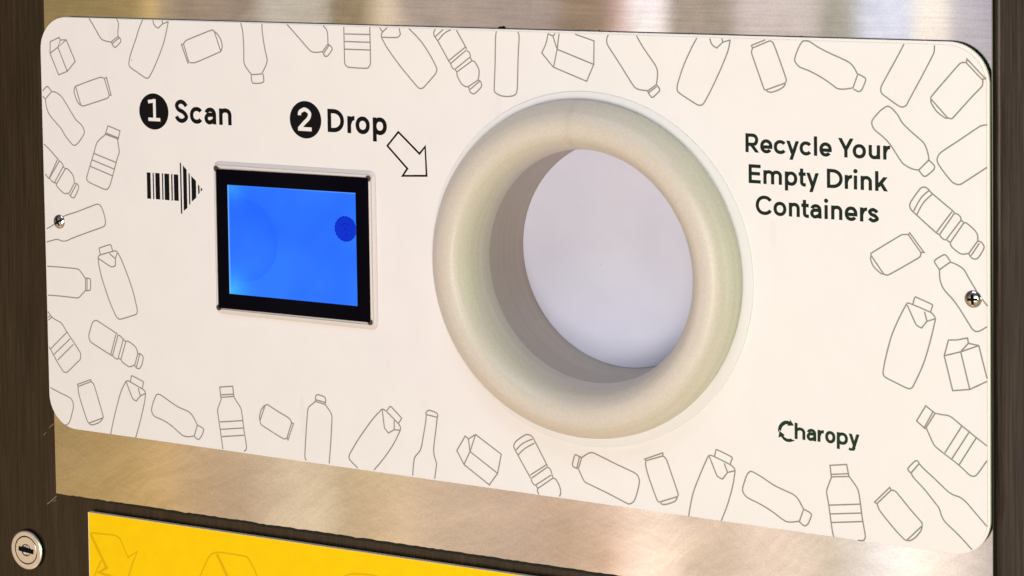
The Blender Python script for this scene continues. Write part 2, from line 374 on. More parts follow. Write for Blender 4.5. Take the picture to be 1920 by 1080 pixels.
def lit_material():
    m, nt, b = mat('lit_blue_display', (0.0, 0.0, 0.01), 0.12, 0, 0.08)
    s = N(nt, 'ShaderNodeSeparateXYZ'); t = N(nt, 'ShaderNodeTexCoord'); nt.links.new(t.outputs['Object'], s.inputs[0])
    # object origin is the display centre; x -33.6..33.6 mm, z -24.6..24.6 mm
    x, z = s.outputs[0], s.outputs[2]
    def glow(px, pz, r):
        dx = M(nt, 'SUBTRACT', x, px / 1000); dz = M(nt, 'SUBTRACT', z, pz / 1000)
        d = M(nt, 'SQRT', M(nt, 'ADD', M(nt, 'MULTIPLY', dx, dx), M(nt, 'MULTIPLY', dz, dz)))
        return M(nt, 'POWER', rng(nt, d, 1.0, 0.0, 0.0, r / 1000), 2.0)
    g = M(nt, 'ADD', glow(-32, -23, 17), M(nt, 'MULTIPLY', glow(-31, 23, 13), 0.5))
    v = coords(nt, (1, 1, 1)); cl = noise(nt, v, 26, 2, 0.5)
    c = mixc(nt, rng(nt, cl, 0, 1, 0.35, 0.65), (0.018, 0.148, 1.0), (0.029, 0.20, 1.0))
    # faint darker round patch left of the middle
    dx = M(nt, 'ADD', x, 0.026); dd = M(nt, 'SQRT', M(nt, 'ADD', M(nt, 'MULTIPLY', dx, dx), M(nt, 'MULTIPLY', z, z)))
    edge = M(nt, 'MULTIPLY', rng(nt, dd, 0.0, 1.0, 0.012, 0.0185), M(nt, 'LESS_THAN', dd, 0.0187))
    c = mixc(nt, M(nt, 'MULTIPLY', edge, 0.4), c, (0.015, 0.118, 1.0))
    c = mixc(nt, M(nt, 'MINIMUM', g, 1.0), c, (0.05, 0.45, 1.0))
    # backlight leaking along the left and upper edges
    le = M(nt, 'MAXIMUM', rng(nt, x, 1.0, 0.0, -0.0336, -0.0326), M(nt, 'MULTIPLY', rng(nt, z, 0.0, 1.0, 0.0240, 0.0246), 0.7))
    c = mixc(nt, M(nt, 'MULTIPLY', le, 0.8), c, (0.25, 0.60, 1.0))
    nt.links.new(c, b.inputs['Emission Color']); b.inputs['Emission Strength'].default_value = 1.0
    return m
LIT = lit_material()
SPOT, nt, b = mat('dark_blue_window', (0.0, 0.0, 0.01), 0.15, 0, 0.08); b.inputs['Emission Color'].default_value = (0.001, 0.030, 0.62, 1); b.inputs['Emission Strength'].default_value = 1.0
SPOTRING, nt, b = mat('window_rim', (0.0, 0.0, 0.005), 0.2, 0, 0.05); b.inputs['Emission Color'].default_value = (0.0, 0.002, 0.05, 1); b.inputs['Emission Strength'].default_value = 1.0

RC = (58.42, -0.44)                                   # centre of the chute on the panel
ZCAB = -8.5

# ------------------------------------------------------------------ cabinet behind everything
cab = empty('cabinet', 0, 0, ZCAB, 'dark brown brushed cabinet front with vertical grain behind the steel sheet', 'cabinet')
link('front_board', plate([(-900, -900), (900, -900), (900, 700), (-900, 700)], [circ(*RC, 56, 72)], ZCAB - 18, ZCAB), BROWN, cab)
for pts, w in (([(-235.2, -137.8), (-231.7, -135.2), (-229.3, -133.2)], 0.28), ([(-231.5, -136.2), (-229.6, -134.9)], 0.18), ([(-232.5, -100.5), (-229.8, -98.2)], 0.25), ([(-236.2, -104.5), (-234.8, -103.0)], 0.22)):
    bm = bmesh.new(); ribbon(bm, pts, w, ZCAB + 0.05); link('scratch', bm, SCRATCH, cab)

# ------------------------------------------------------------------ steel sheet
st = empty('steel_sheet', 0, 0, -5, 'brushed stainless steel sheet mounted behind the white panel', 'steel sheet')
def wob(x): return -129.0 + 0.0078 * (x + 0) + 0.25 * math.sin(x * 0.9) * math.sin(x * 0.23)
bot = []
xs = [-225.0 + 449.9 * i / 220 for i in range(221)]
for x in xs:
    base = -129.85 + (x + 225) * 0.0115
    bot.append((x, base + random.uniform(-0.16, 0.16) + (random.uniform(-0.3, 0.2) if random.random() < 0.12 else 0)))
outer = bot + [(224.9, 420), (-224.9, 420)]
link('metal_face', plate(outer, [circ(*RC, 55, 72)], -4.6, -3.2), STEEL, st)
back_outer = [(x + (0.7 if i == 0 else (-0.2 if i == len(bot) - 1 else 0)), y - 1.75 * min(1.0, 0.25 + (x + 226) / 60) + random.uniform(-0.12, 0.12)) for i, (x, y) in enumerate(bot)]
link('dark_backing', plate(back_outer + [(224.6, 419), (-224.4, 419)], [circ(*RC, 55.5, 72)], ZCAB + 0.1, -4.65), DARKGREY, st)  # dark plate behind the steel, standing out below its lower edge

# ------------------------------------------------------------------ white fascia panel
pan = empty('recycling_panel', 0, 0, 0, 'white rounded fascia panel with scan screen and round drop hole, printed with bottle drawings', 'panel')
po = rrect(-225, 225, -96.71, 96.71, [15.5, 15.5, 15.5, 14.5], 14)
link('face_plate', plate(po, [circ(*RC, 62, 96)], -1.3, 0.0, bevel=0.25), WHITE, pan)
pb = rrect(-224.6, 224.75, -96.4, 96.4, [15.2, 15.2, 15.2, 14.2], 14)
link('backing_board', plate(pb, [circ(*RC, 63, 96)], -3.15, -1.35), BLACK, pan)
def shear(pts): return [(x, y - (x + 224.5) * (1.15 / 449) * max(0.0, min(1.0, (y + 96) / 192))) for x, y in pts]
so = shear(rrect(-224.45, 223.95, -96.5, 96.6, [15.2, 15.0, 15.0, 14.2], 14))
ZS = 0.3
sheet = link('printed_sheet', plate(so, [circ(*RC, 64, 96)], 0.02, ZS, side_mat=1), [SHEET, SHEETEDGE], pan)
LINES = """-218.73,84.99* -213.37,87.20* -212.62,85.98* -209.19,86.16* -204.15,76.31* -209.03,71.48* -214.20,69.69* -219.01,79.58* -218.73,84.99*
-219.01,79.58* -214.21,82.54* -209.03,71.48*
-212.62,85.98* -214.21,82.54* -209.19,86.16*
-195.56,96.41 -193.06,93.27 -189.60,88.24 -188.09,86.84 -185.54,86.10 -182.98,85.88*
-179.59,96.56 -178.62,95.03 -178.59,92.59 -178.94,90.96 -178.91,88.52*
-182.98,85.88* -178.91,88.52* -177.57,87.33 -177.45,86.11 -180.23,83.67 -181.26,83.56 -182.98,85.88*
-182.23,85.25* -178.22,87.92*
-164.63,96.45 -166.77,92.47 -168.94,87.15 -171.92,80.58 -173.07,76.07 -172.10,74.48 -168.61,72.56 -164.63,70.47 -163.13,69.91 -161.60,70.57 -158.98,74.50 -155.28,81.48 -152.62,87.59 -150.25,95.97*
-158.86,96.41 -158.03,94.10 -155.96,92.86* -153.51,94.81* -150.25,95.97*
-153.71,96.49 -153.41,94.89
-143.25,85.92* -139.64,77.22*
-141.87,85.68* -139.28,77.96*
-143.25,85.92* -142.26,85.95 -141.24,87.10 -139.74,88.02 -131.33,91.03 -126.18,92.75 -124.98,92.22*
-124.98,92.22* -121.59,83.27*
-124.98,92.22* -123.08,90.76 -121.45,88.43 -120.80,85.67 -121.59,83.27*
-121.59,83.27* -131.64,79.39 -136.09,77.86 -139.03,77.88*
-204.36,64.74* -189.66,69.39 -187.35,68.86*
-187.35,68.86* -184.75,61.38* -183.72,61.42* -186.15,69.51* -187.35,68.86*
-184.75,61.38 -185.29,60.33 -186.60,59.66 -199.94,55.75 -201.50,55.98*
-201.50,55.98* -204.36,64.74*
-204.36,64.74* -205.20,63.06 -205.00,61.00 -203.28,57.35 -201.50,55.98*
-224.01,61.72 -221.81,63.77 -220.75,63.85 -218.59,61.72* -222.53,58.03* -223.99,59.31
-218.59,61.72* -216.05,61.40 -212.94,59.66 -210.39,56.65 -204.84,49.43 -201.52,46.89 -200.02,44.68 -200.08,42.82 -202.53,39.60 -204.96,37.41 -206.54,37.25 -208.34,38.49 -211.40,41.66 -213.42,44.47 -220.12,50.63 -221.86,54.10 -222.43,58.03*
-185.95,47.18* -179.08,45.17* -180.22,41.30* -187.62,43.21* -185.95,47.18*
-187.34,43.79 -180.10,41.88
-187.62,43.00* -191.32,40.35 -192.93,38.42 -194.63,34.01 -198.86,23.24 -199.16,21.98 -198.16,20.59 -190.70,18.13 -187.88,17.60 -186.30,18.60 -185.20,20.72 -181.28,31.62 -179.78,35.39 -179.94,37.02 -180.64,41.08*
-194.63,34.01 -181.57,30.37
-195.76,30.93 -182.69,27.24
-196.89,27.90 -184.07,24.16
-224.03,36.88 -220.64,34.33 -215.48,29.80*
-216.27,29.84* -221.62,20.69*
-215.24,29.19* -220.79,21.57*
-223.79,22.79 -221.62,20.69*
-215.49,29.59* -214.70,29.22 -213.41,28.24 -212.67,26.83*
-220.79,21.57* -220.98,20.73 -220.31,20.01 -218.75,18.98 -218.21,19.22*
-212.93,26.81* -218.21,19.22*
-211.64,25.84* -217.17,18.44*
-212.93,26.81* -211.64,25.84*
-218.21,19.22* -217.17,18.44*
-211.64,25.84* -210.58,25.98 -208.77,24.75 -207.00,22.78 -206.42,19.49*
-217.17,18.44* -216.94,17.41 -214.36,15.27 -212.28,14.23 -209.62,14.72*
-206.42,19.49* -209.62,14.72*
-206.05,19.30* -204.75,19.17 -204.00,17.97 -204.41,16.49 -205.97,13.69 -207.05,12.59 -208.36,12.80 -209.64,14.09*
-205.28,18.93* -209.03,13.51*
-223.73,-3.12 -219.39,-0.73 -213.41,3.43 -205.68,6.02 -194.06,10.29 -192.49,10.39 -191.22,9.64 -189.75,6.84 -188.83,3.19 -188.88,1.53 -189.95,0.22 -198.63,-2.86 -209.24,-6.72 -211.39,-7.71 -214.05,-8.23 -216.69,-7.79 -218.55,-7.80 -223.94,-9.35
-192.17,-12.84* -192.87,-10.53* -192.60,-9.89 -186.58,-7.88 -185.81,-8.16* -184.96,-10.78*
-193.52,-14.60* -193.34,-13.88 -192.44,-13.19 -187.21,-11.56 -183.31,-10.54 -182.19,-11.11*
-182.19,-11.11* -179.83,-14.73 -176.46,-21.88 -173.60,-29.05 -171.54,-37.10 -171.84,-38.57 -172.62,-39.25 -181.16,-42.07 -182.70,-42.00 -184.20,-40.47 -187.62,-33.94 -191.48,-24.31 -193.11,-18.22 -193.52,-14.60*
-193.27,-14.91* -186.37,-18.03 -185.34,-18.12 -183.62,-17.49* -183.52,-14.18* -186.96,-11.96*
-183.52,-14.18* -182.19,-11.11*
-223.93,-20.79 -214.45,-20.61 -206.00,-20.66 -204.70,-21.19 -201.40,-24.68*
-223.95,-34.47 -215.95,-34.31 -206.43,-34.35 -205.09,-33.74 -201.58,-30.53*
-201.40,-24.68* -199.30,-24.60 -198.37,-25.06 -198.51,-29.44 -199.21,-30.25 -201.58,-30.53*
-201.24,-24.67* -201.42,-30.51*
-200.35,-24.60* -200.53,-30.44*
-224.21,-42.29 -222.66,-44.05*
-224.30,-45.04 -222.66,-44.05*
-224.07,-46.29 -221.88,-44.74*
-221.88,-44.74* -219.51,-45.88 -216.36,-47.07 -213.29,-50.79 -205.64,-59.72 -205.27,-61.36 -205.75,-63.29 -207.38,-64.71 -212.82,-69.44 -214.44,-70.24 -216.02,-69.76 -219.10,-66.07 -223.95,-59.15
-222.66,-44.05* -221.88,-44.74*
-213.30,-51.21 -223.17,-59.92
-211.27,-53.96 -221.38,-62.49
-209.50,-56.52 -219.06,-64.80
-183.18,-49.28* -194.43,-44.28 -195.72,-43.98 -197.31,-44.66 -198.13,-45.86 -200.13,-51.25 -199.92,-53.11 -198.92,-54.48 -186.59,-59.76*
-184.21,-49.38* -187.61,-59.44*
-183.04,-49.76* -186.59,-59.76*
-183.19,-49.90* -181.91,-49.91 -180.15,-51.28*
-186.33,-59.73* -185.57,-60.28 -184.04,-60.96 -183.25,-60.47*
-180.05,-51.39* -183.25,-60.47*
-178.64,-52.38* -181.72,-60.95*
-180.15,-51.28* -178.64,-52.38*
-183.25,-60.47* -181.72,-60.95*
-178.64,-52.38* -177.34,-51.97 -174.31,-53.42 -172.57,-54.90 -171.87,-57.31*
-181.72,-60.95* -180.72,-62.09 -177.69,-63.65 -176.15,-63.71 -173.82,-62.65*
-171.87,-57.31* -173.83,-63.07*
-171.87,-57.31* -170.34,-57.16 -169.09,-58.07 -168.77,-59.07 -169.72,-62.25 -171.05,-64.03 -172.33,-64.16 -173.83,-63.07*
-170.75,-57.40* -172.82,-63.59*
-224.04,-78.39 -219.54,-79.83 -212.68,-81.85 -211.13,-82.95 -210.32,-85.80 -211.91,-91.03 -213.06,-93.69 -214.70,-95.14 -215.77,-95.26
-207.71,-75.23* -199.72,-72.11* -199.33,-72.99* -207.21,-76.14* -207.71,-75.23*
-207.21,-76.23 -207.27,-77.91 -206.09,-82.41 -202.43,-91.66 -201.41,-92.81*
-199.33,-73.11 -197.95,-74.22 -196.02,-79.25 -192.91,-88.52 -193.04,-89.45*
-201.41,-92.81* -193.04,-89.45*
-201.41,-92.89* -200.12,-93.42 -198.27,-93.09 -195.09,-91.69 -193.05,-89.58*
-176.61,-70.78* -175.76,-68.01 -175.35,-67.84* -169.43,-69.84 -168.93,-70.20* -169.79,-73.38*
-179.19,-70.97* -178.66,-70.58 -177.38,-70.57 -169.79,-73.38 -168.29,-74.26 -167.91,-75.25*
-179.19,-70.97* -182.17,-76.13 -184.98,-83.90 -187.27,-91.23 -188.74,-96.82
-167.91,-75.25* -168.70,-79.66 -171.24,-88.20 -174.30,-96.82
-178.93,-71.02* -175.55,-78.33 -174.80,-78.87 -173.44,-79.43* -170.91,-76.80* -167.91,-75.25*
-172.08,-73.21* -170.91,-76.80*
-139.02,-86.66* -141.64,-82.67 -143.83,-81.08 -149.77,-79.48 -154.23,-77.50 -159.19,-75.16 -160.70,-74.90 -161.99,-75.66 -163.60,-78.91 -164.71,-82.53 -164.01,-84.51 -162.52,-85.59 -158.01,-86.73 -153.53,-88.69 -147.63,-92.32 -145.64,-92.71 -143.65,-92.60 -140.90,-91.96*
-138.93,-86.65* -140.90,-91.96*
-138.93,-86.85* -136.33,-87.66 -135.52,-88.70 -136.68,-91.28 -138.21,-93.08 -139.20,-93.19 -140.90,-92.09*
-126.14,-68.04* -119.01,-66.89* -118.44,-71.46* -125.63,-72.63* -126.14,-68.04*
-125.69,-71.50 -118.52,-70.47
-125.38,-72.60* -125.66,-73.84 -127.48,-78.08 -127.61,-79.31 -126.69,-85.27 -125.11,-96.22
-118.45,-71.67* -116.67,-74.09 -114.80,-76.50 -114.15,-79.85 -113.35,-86.19 -112.17,-93.30 -112.36,-94.72 -113.59,-95.80
-126.41,-83.91 -113.97,-81.92
-126.00,-87.22 -113.81,-85.24
-125.45,-90.48 -113.41,-88.49
-102.25,-74.14* -103.73,-75.90 -104.76,-79.22 -104.56,-80.79*
-100.80,-73.27* -102.25,-74.14*
-101.77,-74.01* -104.41,-80.58*
-101.77,-74.01* -100.80,-73.27 -99.61,-73.54 -94.68,-75.72 -90.00,-77.59 -88.37,-78.60 -87.69,-79.91*
-104.56,-80.79* -104.12,-82.43 -102.00,-83.51 -95.88,-86.21 -93.06,-87.28 -91.65,-87.63 -90.22,-86.95*
-87.69,-79.91* -90.22,-86.95* -89.77,-87.89* -86.67,-80.19* -87.69,-79.91*
-74.82,-69.02* -74.79,-67.64 -74.53,-66.43 -73.59,-65.94 -70.59,-66.41 -69.59,-67.28 -69.84,-69.86* -74.82,-69.02*
-74.80,-68.27 -69.82,-68.99
-74.92,-69.15* -78.14,-71.74 -78.97,-73.21 -80.02,-82.42 -80.97,-93.61 -80.78,-95.17 -80.18,-95.89
-69.84,-69.94* -67.05,-73.09 -66.40,-74.98 -67.36,-87.27 -68.33,-95.85
-38.12,-69.16* -36.74,-67.27 -36.07,-67.20* -31.03,-71.47 -31.04,-72.05* -32.64,-74.16*
-40.80,-68.87* -39.91,-68.77 -38.35,-69.57 -32.64,-74.16 -31.56,-75.58 -31.58,-76.74*
-40.80,-68.87* -45.63,-73.86 -52.61,-82.82 -56.84,-89.18 -57.89,-91.26 -57.61,-92.79 -53.57,-96.02
-31.58,-76.74* -35.05,-83.12 -39.65,-89.48 -45.27,-95.87
-40.58,-69.04* -39.62,-76.87* -37.64,-78.86* -34.70,-77.09* -31.58,-76.93*
-34.62,-73.03* -34.70,-77.09*
-18.53,-68.94* -18.73,-68.00 -17.70,-66.86 -16.60,-66.74 -13.77,-67.35 -12.92,-68.32 -13.16,-69.42*
-18.39,-68.73* -13.15,-69.30*
-18.62,-68.95* -18.89,-71.66 -20.34,-78.73 -21.76,-84.27 -24.48,-87.67 -25.18,-90.06 -25.83,-95.92
-13.25,-69.50* -13.75,-73.38 -15.15,-82.72 -14.99,-85.77 -13.96,-89.09 -14.22,-91.81 -14.96,-95.92
0.38,-75.78* 1.87,-76.94* 5.34,-74.57* 17.56,-81.52* 15.65,-89.86* 11.61,-95.27* -0.48,-88.04* -3.84,-82.46* 0.38,-75.78*
5.34,-74.57* 2.55,-82.17*
1.87,-76.94* 2.55,-82.17*
2.55,-82.17* -0.48,-88.04*
2.55,-82.17* 15.65,-89.86*
39.27,-83.98* 33.00,-73.35 31.98,-72.16 30.32,-71.79 28.85,-72.14 24.62,-75.25 23.53,-77.44 24.34,-79.22 31.29,-89.99*
24.56,-79.01 27.75,-75.82 32.38,-73.42
25.58,-80.95 28.55,-77.98 33.39,-74.98
31.10,-88.71* 38.66,-83.49*
31.71,-89.94* 39.35,-84.23*
39.47,-84.32* 40.70,-85.29 41.21,-86.90*
31.50,-90.16* 31.89,-91.42 32.92,-92.60 33.75,-92.49*
33.75,-92.49* 40.87,-87.50*
34.56,-93.89* 41.68,-88.71*
41.21,-87.09* 41.89,-88.68*
33.63,-92.51* 34.56,-93.89*
41.89,-88.68* 43.12,-89.09 44.72,-91.67 45.22,-94.21 44.62,-95.96
34.56,-93.89* 34.46,-95.21 35.15,-96.24
53.71,-78.05* 52.30,-77.59 51.88,-78.01 50.81,-81.65 51.20,-82.71 53.03,-83.23*
54.12,-78.30* 52.83,-83.07*
55.13,-78.47* 53.44,-83.37*
53.71,-78.05* 55.13,-78.47*
53.03,-83.23* 53.44,-83.37*
55.13,-78.47* 58.20,-76.33 59.83,-75.85 61.44,-76.14 70.24,-79.12 78.97,-81.89 80.54,-83.16 81.02,-85.65 79.65,-90.93 78.43,-93.64 76.42,-95.00 74.84,-94.65 66.07,-91.56 56.62,-88.52 55.62,-87.35 53.64,-83.53*
83.47,-75.71* 91.48,-72.21* 91.66,-73.39* 84.17,-76.27* 83.47,-75.71*
84.09,-76.36* 83.95,-78.37 85.27,-82.94 88.71,-91.59 89.68,-92.62*
91.66,-73.39* 93.20,-74.90 95.10,-79.91 98.04,-87.85 98.03,-89.01*
89.68,-92.55* 98.03,-89.12*
90.26,-92.84 91.43,-93.23 93.39,-92.79 96.53,-91.30 97.71,-89.52
113.99,-70.98* 114.67,-68.22* 115.24,-68.15* 121.29,-70.29 121.58,-70.89* 120.69,-73.21*
111.20,-71.31* 111.97,-70.79 113.31,-70.88 120.50,-73.41 122.19,-74.45 122.75,-75.63*
111.20,-71.31* 107.87,-78.70 104.71,-86.65 103.30,-92.59 102.60,-96.58
122.75,-75.73* 121.55,-82.36 119.21,-90.16 116.64,-96.50
111.77,-71.24* 114.95,-78.55 115.51,-79.01 117.33,-79.68* 119.52,-76.73* 122.75,-75.63*
118.15,-73.23* 119.52,-76.73*
151.28,-87.31* 148.93,-83.48 146.92,-81.98 139.55,-79.57 133.63,-76.60 129.90,-75.11 128.77,-75.42 127.63,-76.98 126.09,-81.44 125.89,-83.24 126.81,-84.90 128.31,-85.95 133.16,-87.63 137.99,-89.83 142.41,-92.43 144.25,-93.17 146.10,-93.10 149.41,-92.37*
151.36,-87.30* 149.49,-92.47*
151.47,-87.29* 154.02,-88.43 154.56,-89.23 153.26,-92.56 152.15,-93.76 151.24,-93.71 149.49,-92.54*
162.25,-68.71* 168.99,-67.54* 169.86,-72.12* 162.73,-73.17* 162.25,-68.71*
162.66,-72.21 169.79,-71.02
162.83,-73.26* 161.18,-77.55 160.80,-79.51 161.68,-84.63 163.06,-94.56 163.66,-96.57
169.93,-72.11* 173.05,-76.05 173.93,-78.53 175.12,-87.38 176.33,-94.49 175.79,-96.12 174.36,-96.49 173.29,-96.57
161.79,-84.37 174.26,-82.37
162.38,-87.74 174.60,-85.78
162.90,-91.02 175.11,-89.04
180.13,-80.78* 186.17,-74.33* 186.69,-75.36* 181.02,-81.32* 180.13,-80.78*
181.12,-81.34* 181.89,-83.38 183.65,-85.56 188.20,-90.45 191.69,-93.58 192.38,-93.93*
186.69,-75.36* 188.27,-75.50 190.01,-77.17 194.53,-82.06 198.69,-86.30 198.86,-87.40*
192.91,-93.76* 198.75,-87.59*
192.38,-93.93* 194.13,-93.76 196.23,-92.27 198.33,-89.42 198.85,-87.47*
194.60,-67.76* 195.63,-69.44 199.78,-73.36 204.25,-78.41 205.45,-79.95 206.64,-83.19 208.01,-85.05 213.46,-89.57 218.04,-94.01
197.91,-63.88* 199.81,-65.69 204.28,-69.22 208.74,-72.90 210.78,-74.00 213.51,-74.67 215.89,-76.22 219.95,-80.41 223.82,-84.45
194.77,-67.74* 193.73,-67.12 193.38,-66.13 196.01,-63.08 197.05,-62.79 197.91,-63.88*
197.74,-63.80* 194.67,-67.62*
200.43,-41.32* 204.04,-43.81* 200.57,-49.62* 200.05,-50.02* 196.84,-47.49* 200.43,-41.32*
203.18,-43.39* 199.88,-49.63*
204.04,-43.81* 206.78,-44.01 209.86,-44.35 214.28,-47.40 216.99,-49.28 219.69,-51.16 223.89,-53.96
200.57,-49.79* 203.30,-55.42 204.33,-56.65 207.76,-58.96 213.21,-62.53 217.28,-65.75 218.63,-66.02 219.99,-65.25 223.88,-59.40
214.28,-47.57 207.76,-58.45
216.99,-49.62 210.49,-60.33
219.69,-51.49 213.21,-62.37
209.28,-15.42* 212.34,-15.14* 216.59,-14.01* 216.92,-15.95* 220.86,-16.45* 223.96,-28.58*
209.28,-15.42* 207.65,-21.54* 210.85,-34.46* 217.37,-33.34* 223.96,-29.58*
207.65,-21.54* 213.96,-19.45* 220.86,-16.45*
216.92,-15.95* 214.10,-19.24*
213.96,-19.45* 217.37,-33.34*
195.58,-2.98* 196.28,-0.55 196.63,-0.18* 203.00,-2.51 203.23,-3.00* 202.40,-5.43*
192.98,-3.37* 193.50,-2.81 194.54,-2.89 202.47,-5.59 203.84,-6.82 204.35,-7.79*
193.32,-3.51* 196.59,-10.34 197.27,-11.12 198.93,-11.82* 201.01,-9.10* 204.35,-7.79*
200.06,-5.46* 201.01,-8.93*
192.98,-3.37* 189.99,-9.23 187.16,-15.95 185.02,-23.66 183.76,-29.93 183.93,-31.28 184.98,-32.20 193.00,-35.30 194.39,-35.40 195.44,-34.54 199.63,-25.29 202.43,-15.89 204.35,-7.79*
205.96,10.85* 204.09,13.57 204.26,14.42 207.35,16.50 208.37,16.57 210.23,14.20* 205.96,10.85*
210.23,14.03* 212.44,13.36 215.14,11.73 217.16,8.55 220.18,3.79 221.52,1.90 224.19,-1.37
205.96,10.85* 206.12,7.34 206.96,4.72 207.98,3.12 211.04,0.02 213.74,-3.44 218.12,-10.08 219.13,-10.99 220.14,-11.24 221.49,-10.78 224.01,-9.05
193.90,23.27* 194.49,23.99* 199.98,16.96* 198.77,16.87* 193.90,23.27*
193.90,23.27* 191.88,23.20 190.49,22.53 179.25,15.09 179.24,14.24*
179.24,14.24* 184.13,7.63*
179.24,14.07* 179.06,12.69 180.28,10.06 183.08,7.72 184.13,7.53*
184.13,7.53* 185.53,7.23 186.93,7.85 197.38,14.41 198.60,15.51 198.67,16.86*
211.05,33.49* 202.99,39.68 201.62,41.11 200.25,41.70 198.70,41.10 195.06,36.00 194.54,34.45 194.87,33.12 196.08,31.85 204.64,24.79*
201.96,40.45 198.86,37.41 196.08,32.36
203.33,39.20 199.89,35.80 197.28,31.09
210.81,33.14* 204.81,24.87*
211.76,32.63* 206.01,24.12*
210.98,33.48* 211.82,32.80*
204.64,24.79* 205.84,24.10*
211.82,32.47* 212.84,32.34 214.02,31.35 214.19,30.19*
206.01,24.12* 206.52,23.31 207.71,22.39 208.56,22.45*
214.19,30.02* 208.73,22.63*
215.37,29.27* 210.09,21.39*
214.19,30.19* 215.37,29.27*
208.56,22.45* 210.09,21.39*
215.37,29.10* 216.21,29.23 219.24,26.87 220.41,25.12 220.57,22.80*
210.09,21.39* 210.76,19.76 213.47,17.79 214.82,17.39 217.19,17.90*
220.57,22.80* 217.19,17.90*
220.57,22.74* 221.91,22.40 222.91,20.98 222.74,19.80 220.72,16.49 219.54,15.90 218.20,16.30 217.19,17.73*
221.24,22.02* 218.03,17.12*
201.94,52.02* 201.85,53.69 200.83,56.98 199.64,58.77 195.18,62.41 191.74,65.61 190.02,68.40 187.94,70.66 186.55,71.52 185.51,71.41 183.05,69.61 180.06,66.10 179.87,64.40 180.91,62.42 184.40,59.71 186.83,57.29 188.91,54.36 191.66,50.46 194.08,48.91 196.15,48.18 198.05,48.05*
201.94,52.02* 203.89,50.28 204.22,49.30 203.54,48.09 200.96,45.93 199.93,45.87 198.05,47.95* 201.94,51.95*
224.20,66.25 222.02,65.82 220.01,64.57 213.27,59.77 206.46,54.93 205.26,52.86 205.43,51.20 207.12,48.62 210.51,44.64 212.20,43.57 213.89,43.50 215.24,44.25 224.16,50.49
174.17,83.49* 172.60,86.15 170.83,87.79 166.94,89.53 164.09,90.64 159.10,92.88 155.16,95.16 153.35,95.45 151.90,94.90 150.07,91.59 148.95,88.12 149.48,86.76 151.11,85.27 154.71,84.02 159.74,81.62 164.02,78.98 166.15,77.59 168.64,77.41 172.19,77.99*
174.35,83.49* 177.16,82.07 177.50,81.23 175.90,77.45 174.66,76.72 172.54,77.66*
174.35,83.32* 172.37,77.93*
192.57,95.34 190.12,90.75 183.80,79.43 183.38,77.73 183.79,76.40 185.18,75.27 190.03,72.10 191.76,71.50 193.32,72.23 194.54,74.46 199.05,82.67 203.53,91.15 204.22,93.00 204.30,95.17
216.39,89.06* 216.73,90.40* 223.57,83.37* 222.24,83.09* 216.39,89.06*
216.39,89.06* 214.71,89.01 213.36,87.97 207.58,81.30 202.96,75.80 202.86,74.96*
202.96,74.97* 209.23,68.23*
202.86,74.96* 203.05,73.47 205.16,70.39 208.21,68.19 209.23,68.13*
209.23,68.20* 210.76,67.96 211.61,68.67 218.03,75.90 222.06,80.18 222.57,81.19 222.57,83.00*
108.14,95.39 105.81,91.36 102.30,84.20 99.73,77.05 99.44,74.91 99.88,73.69 103.31,71.53 107.86,69.07 109.38,68.78 110.72,69.54 114.00,75.11 118.61,84.38 121.30,90.75 122.28,95.07*
113.63,95.43* 114.55,93.01 116.61,91.66* 119.08,94.00* 122.20,94.96*
118.83,95.50 119.08,94.00
131.01,93.05* 136.94,95.43
131.74,92.10* 138.78,95.13*
131.01,93.05* 131.56,92.09 131.17,90.35 132.07,87.60 136.23,76.30 136.78,75.80*
138.78,95.13* 140.06,94.40 141.68,90.66 145.43,80.43 145.24,79.12*
136.78,75.80* 145.24,78.98*
137.33,75.58* 138.98,75.08 141.55,75.81 144.13,77.28 145.05,78.70*
42.14,95.36* 44.37,94.51* 45.53,95.56
42.14,95.36* 41.48,92.43 40.63,90.22 39.16,87.44* 44.39,81.77* 59.48,76.49* 62.78,83.46* 63.03,93.01* 54.52,95.50
44.37,94.51* 46.25,89.11*
47.24,95.60 46.25,89.11*
46.25,89.11* 44.51,81.78*
46.25,89.11* 62.78,83.46*
69.51,95.63 68.82,94.25 68.79,92.45 69.64,90.68 73.92,84.71 80.49,75.28 82.05,74.26 83.61,73.89 86.54,73.72*
81.92,95.66 84.98,90.76 89.96,84.16 90.80,82.41 91.00,80.28 90.46,76.36*
86.53,73.54* 90.45,76.28* 91.79,74.63 91.70,73.74 89.04,71.25 88.06,71.28 86.53,73.54*
87.11,73.03* 90.56,75.47*
-38.58,95.89 -37.06,94.11*
-34.81,95.91 -37.06,94.11 -37.75,92.95 -37.68,91.89*
-37.68,91.89* -29.81,92.02 -28.24,93.38* -28.85,95.90
-37.68,91.89* -35.20,87.71 -28.73,79.95 -20.56,71.54 -19.26,70.65 -18.17,70.69 -17.07,71.29 -11.33,77.14 -10.65,78.66 -10.84,79.78 -13.36,84.20 -18.02,90.45 -24.03,95.86
-10.98,95.88 -11.78,94.74 -11.68,93.24 -9.78,90.67 -4.76,82.59*
-11.26,92.69 -7.32,95.90
-9.77,91.24 -6.70,94.31 -3.67,95.84
-0.88,95.83 3.88,88.07*
-4.76,82.89* 3.34,88.80*
-3.92,81.69* 3.88,87.70*
-4.76,82.59* -3.92,81.61*
4.08,87.33* 5.34,86.26 5.53,84.78*
-3.92,81.61* -3.10,79.85 -2.03,79.32*
-1.82,79.40* 5.39,84.59*
-0.98,78.24* 6.35,83.13*
5.44,84.77* 6.35,83.13*
-1.82,79.33* -0.98,78.16*
6.35,83.13* 7.61,82.80 9.47,79.89 9.64,77.67 9.05,75.12*
-0.98,78.16* -0.80,76.56 1.07,73.46 3.18,72.23 4.67,72.47*
4.67,72.47* 9.05,75.12*
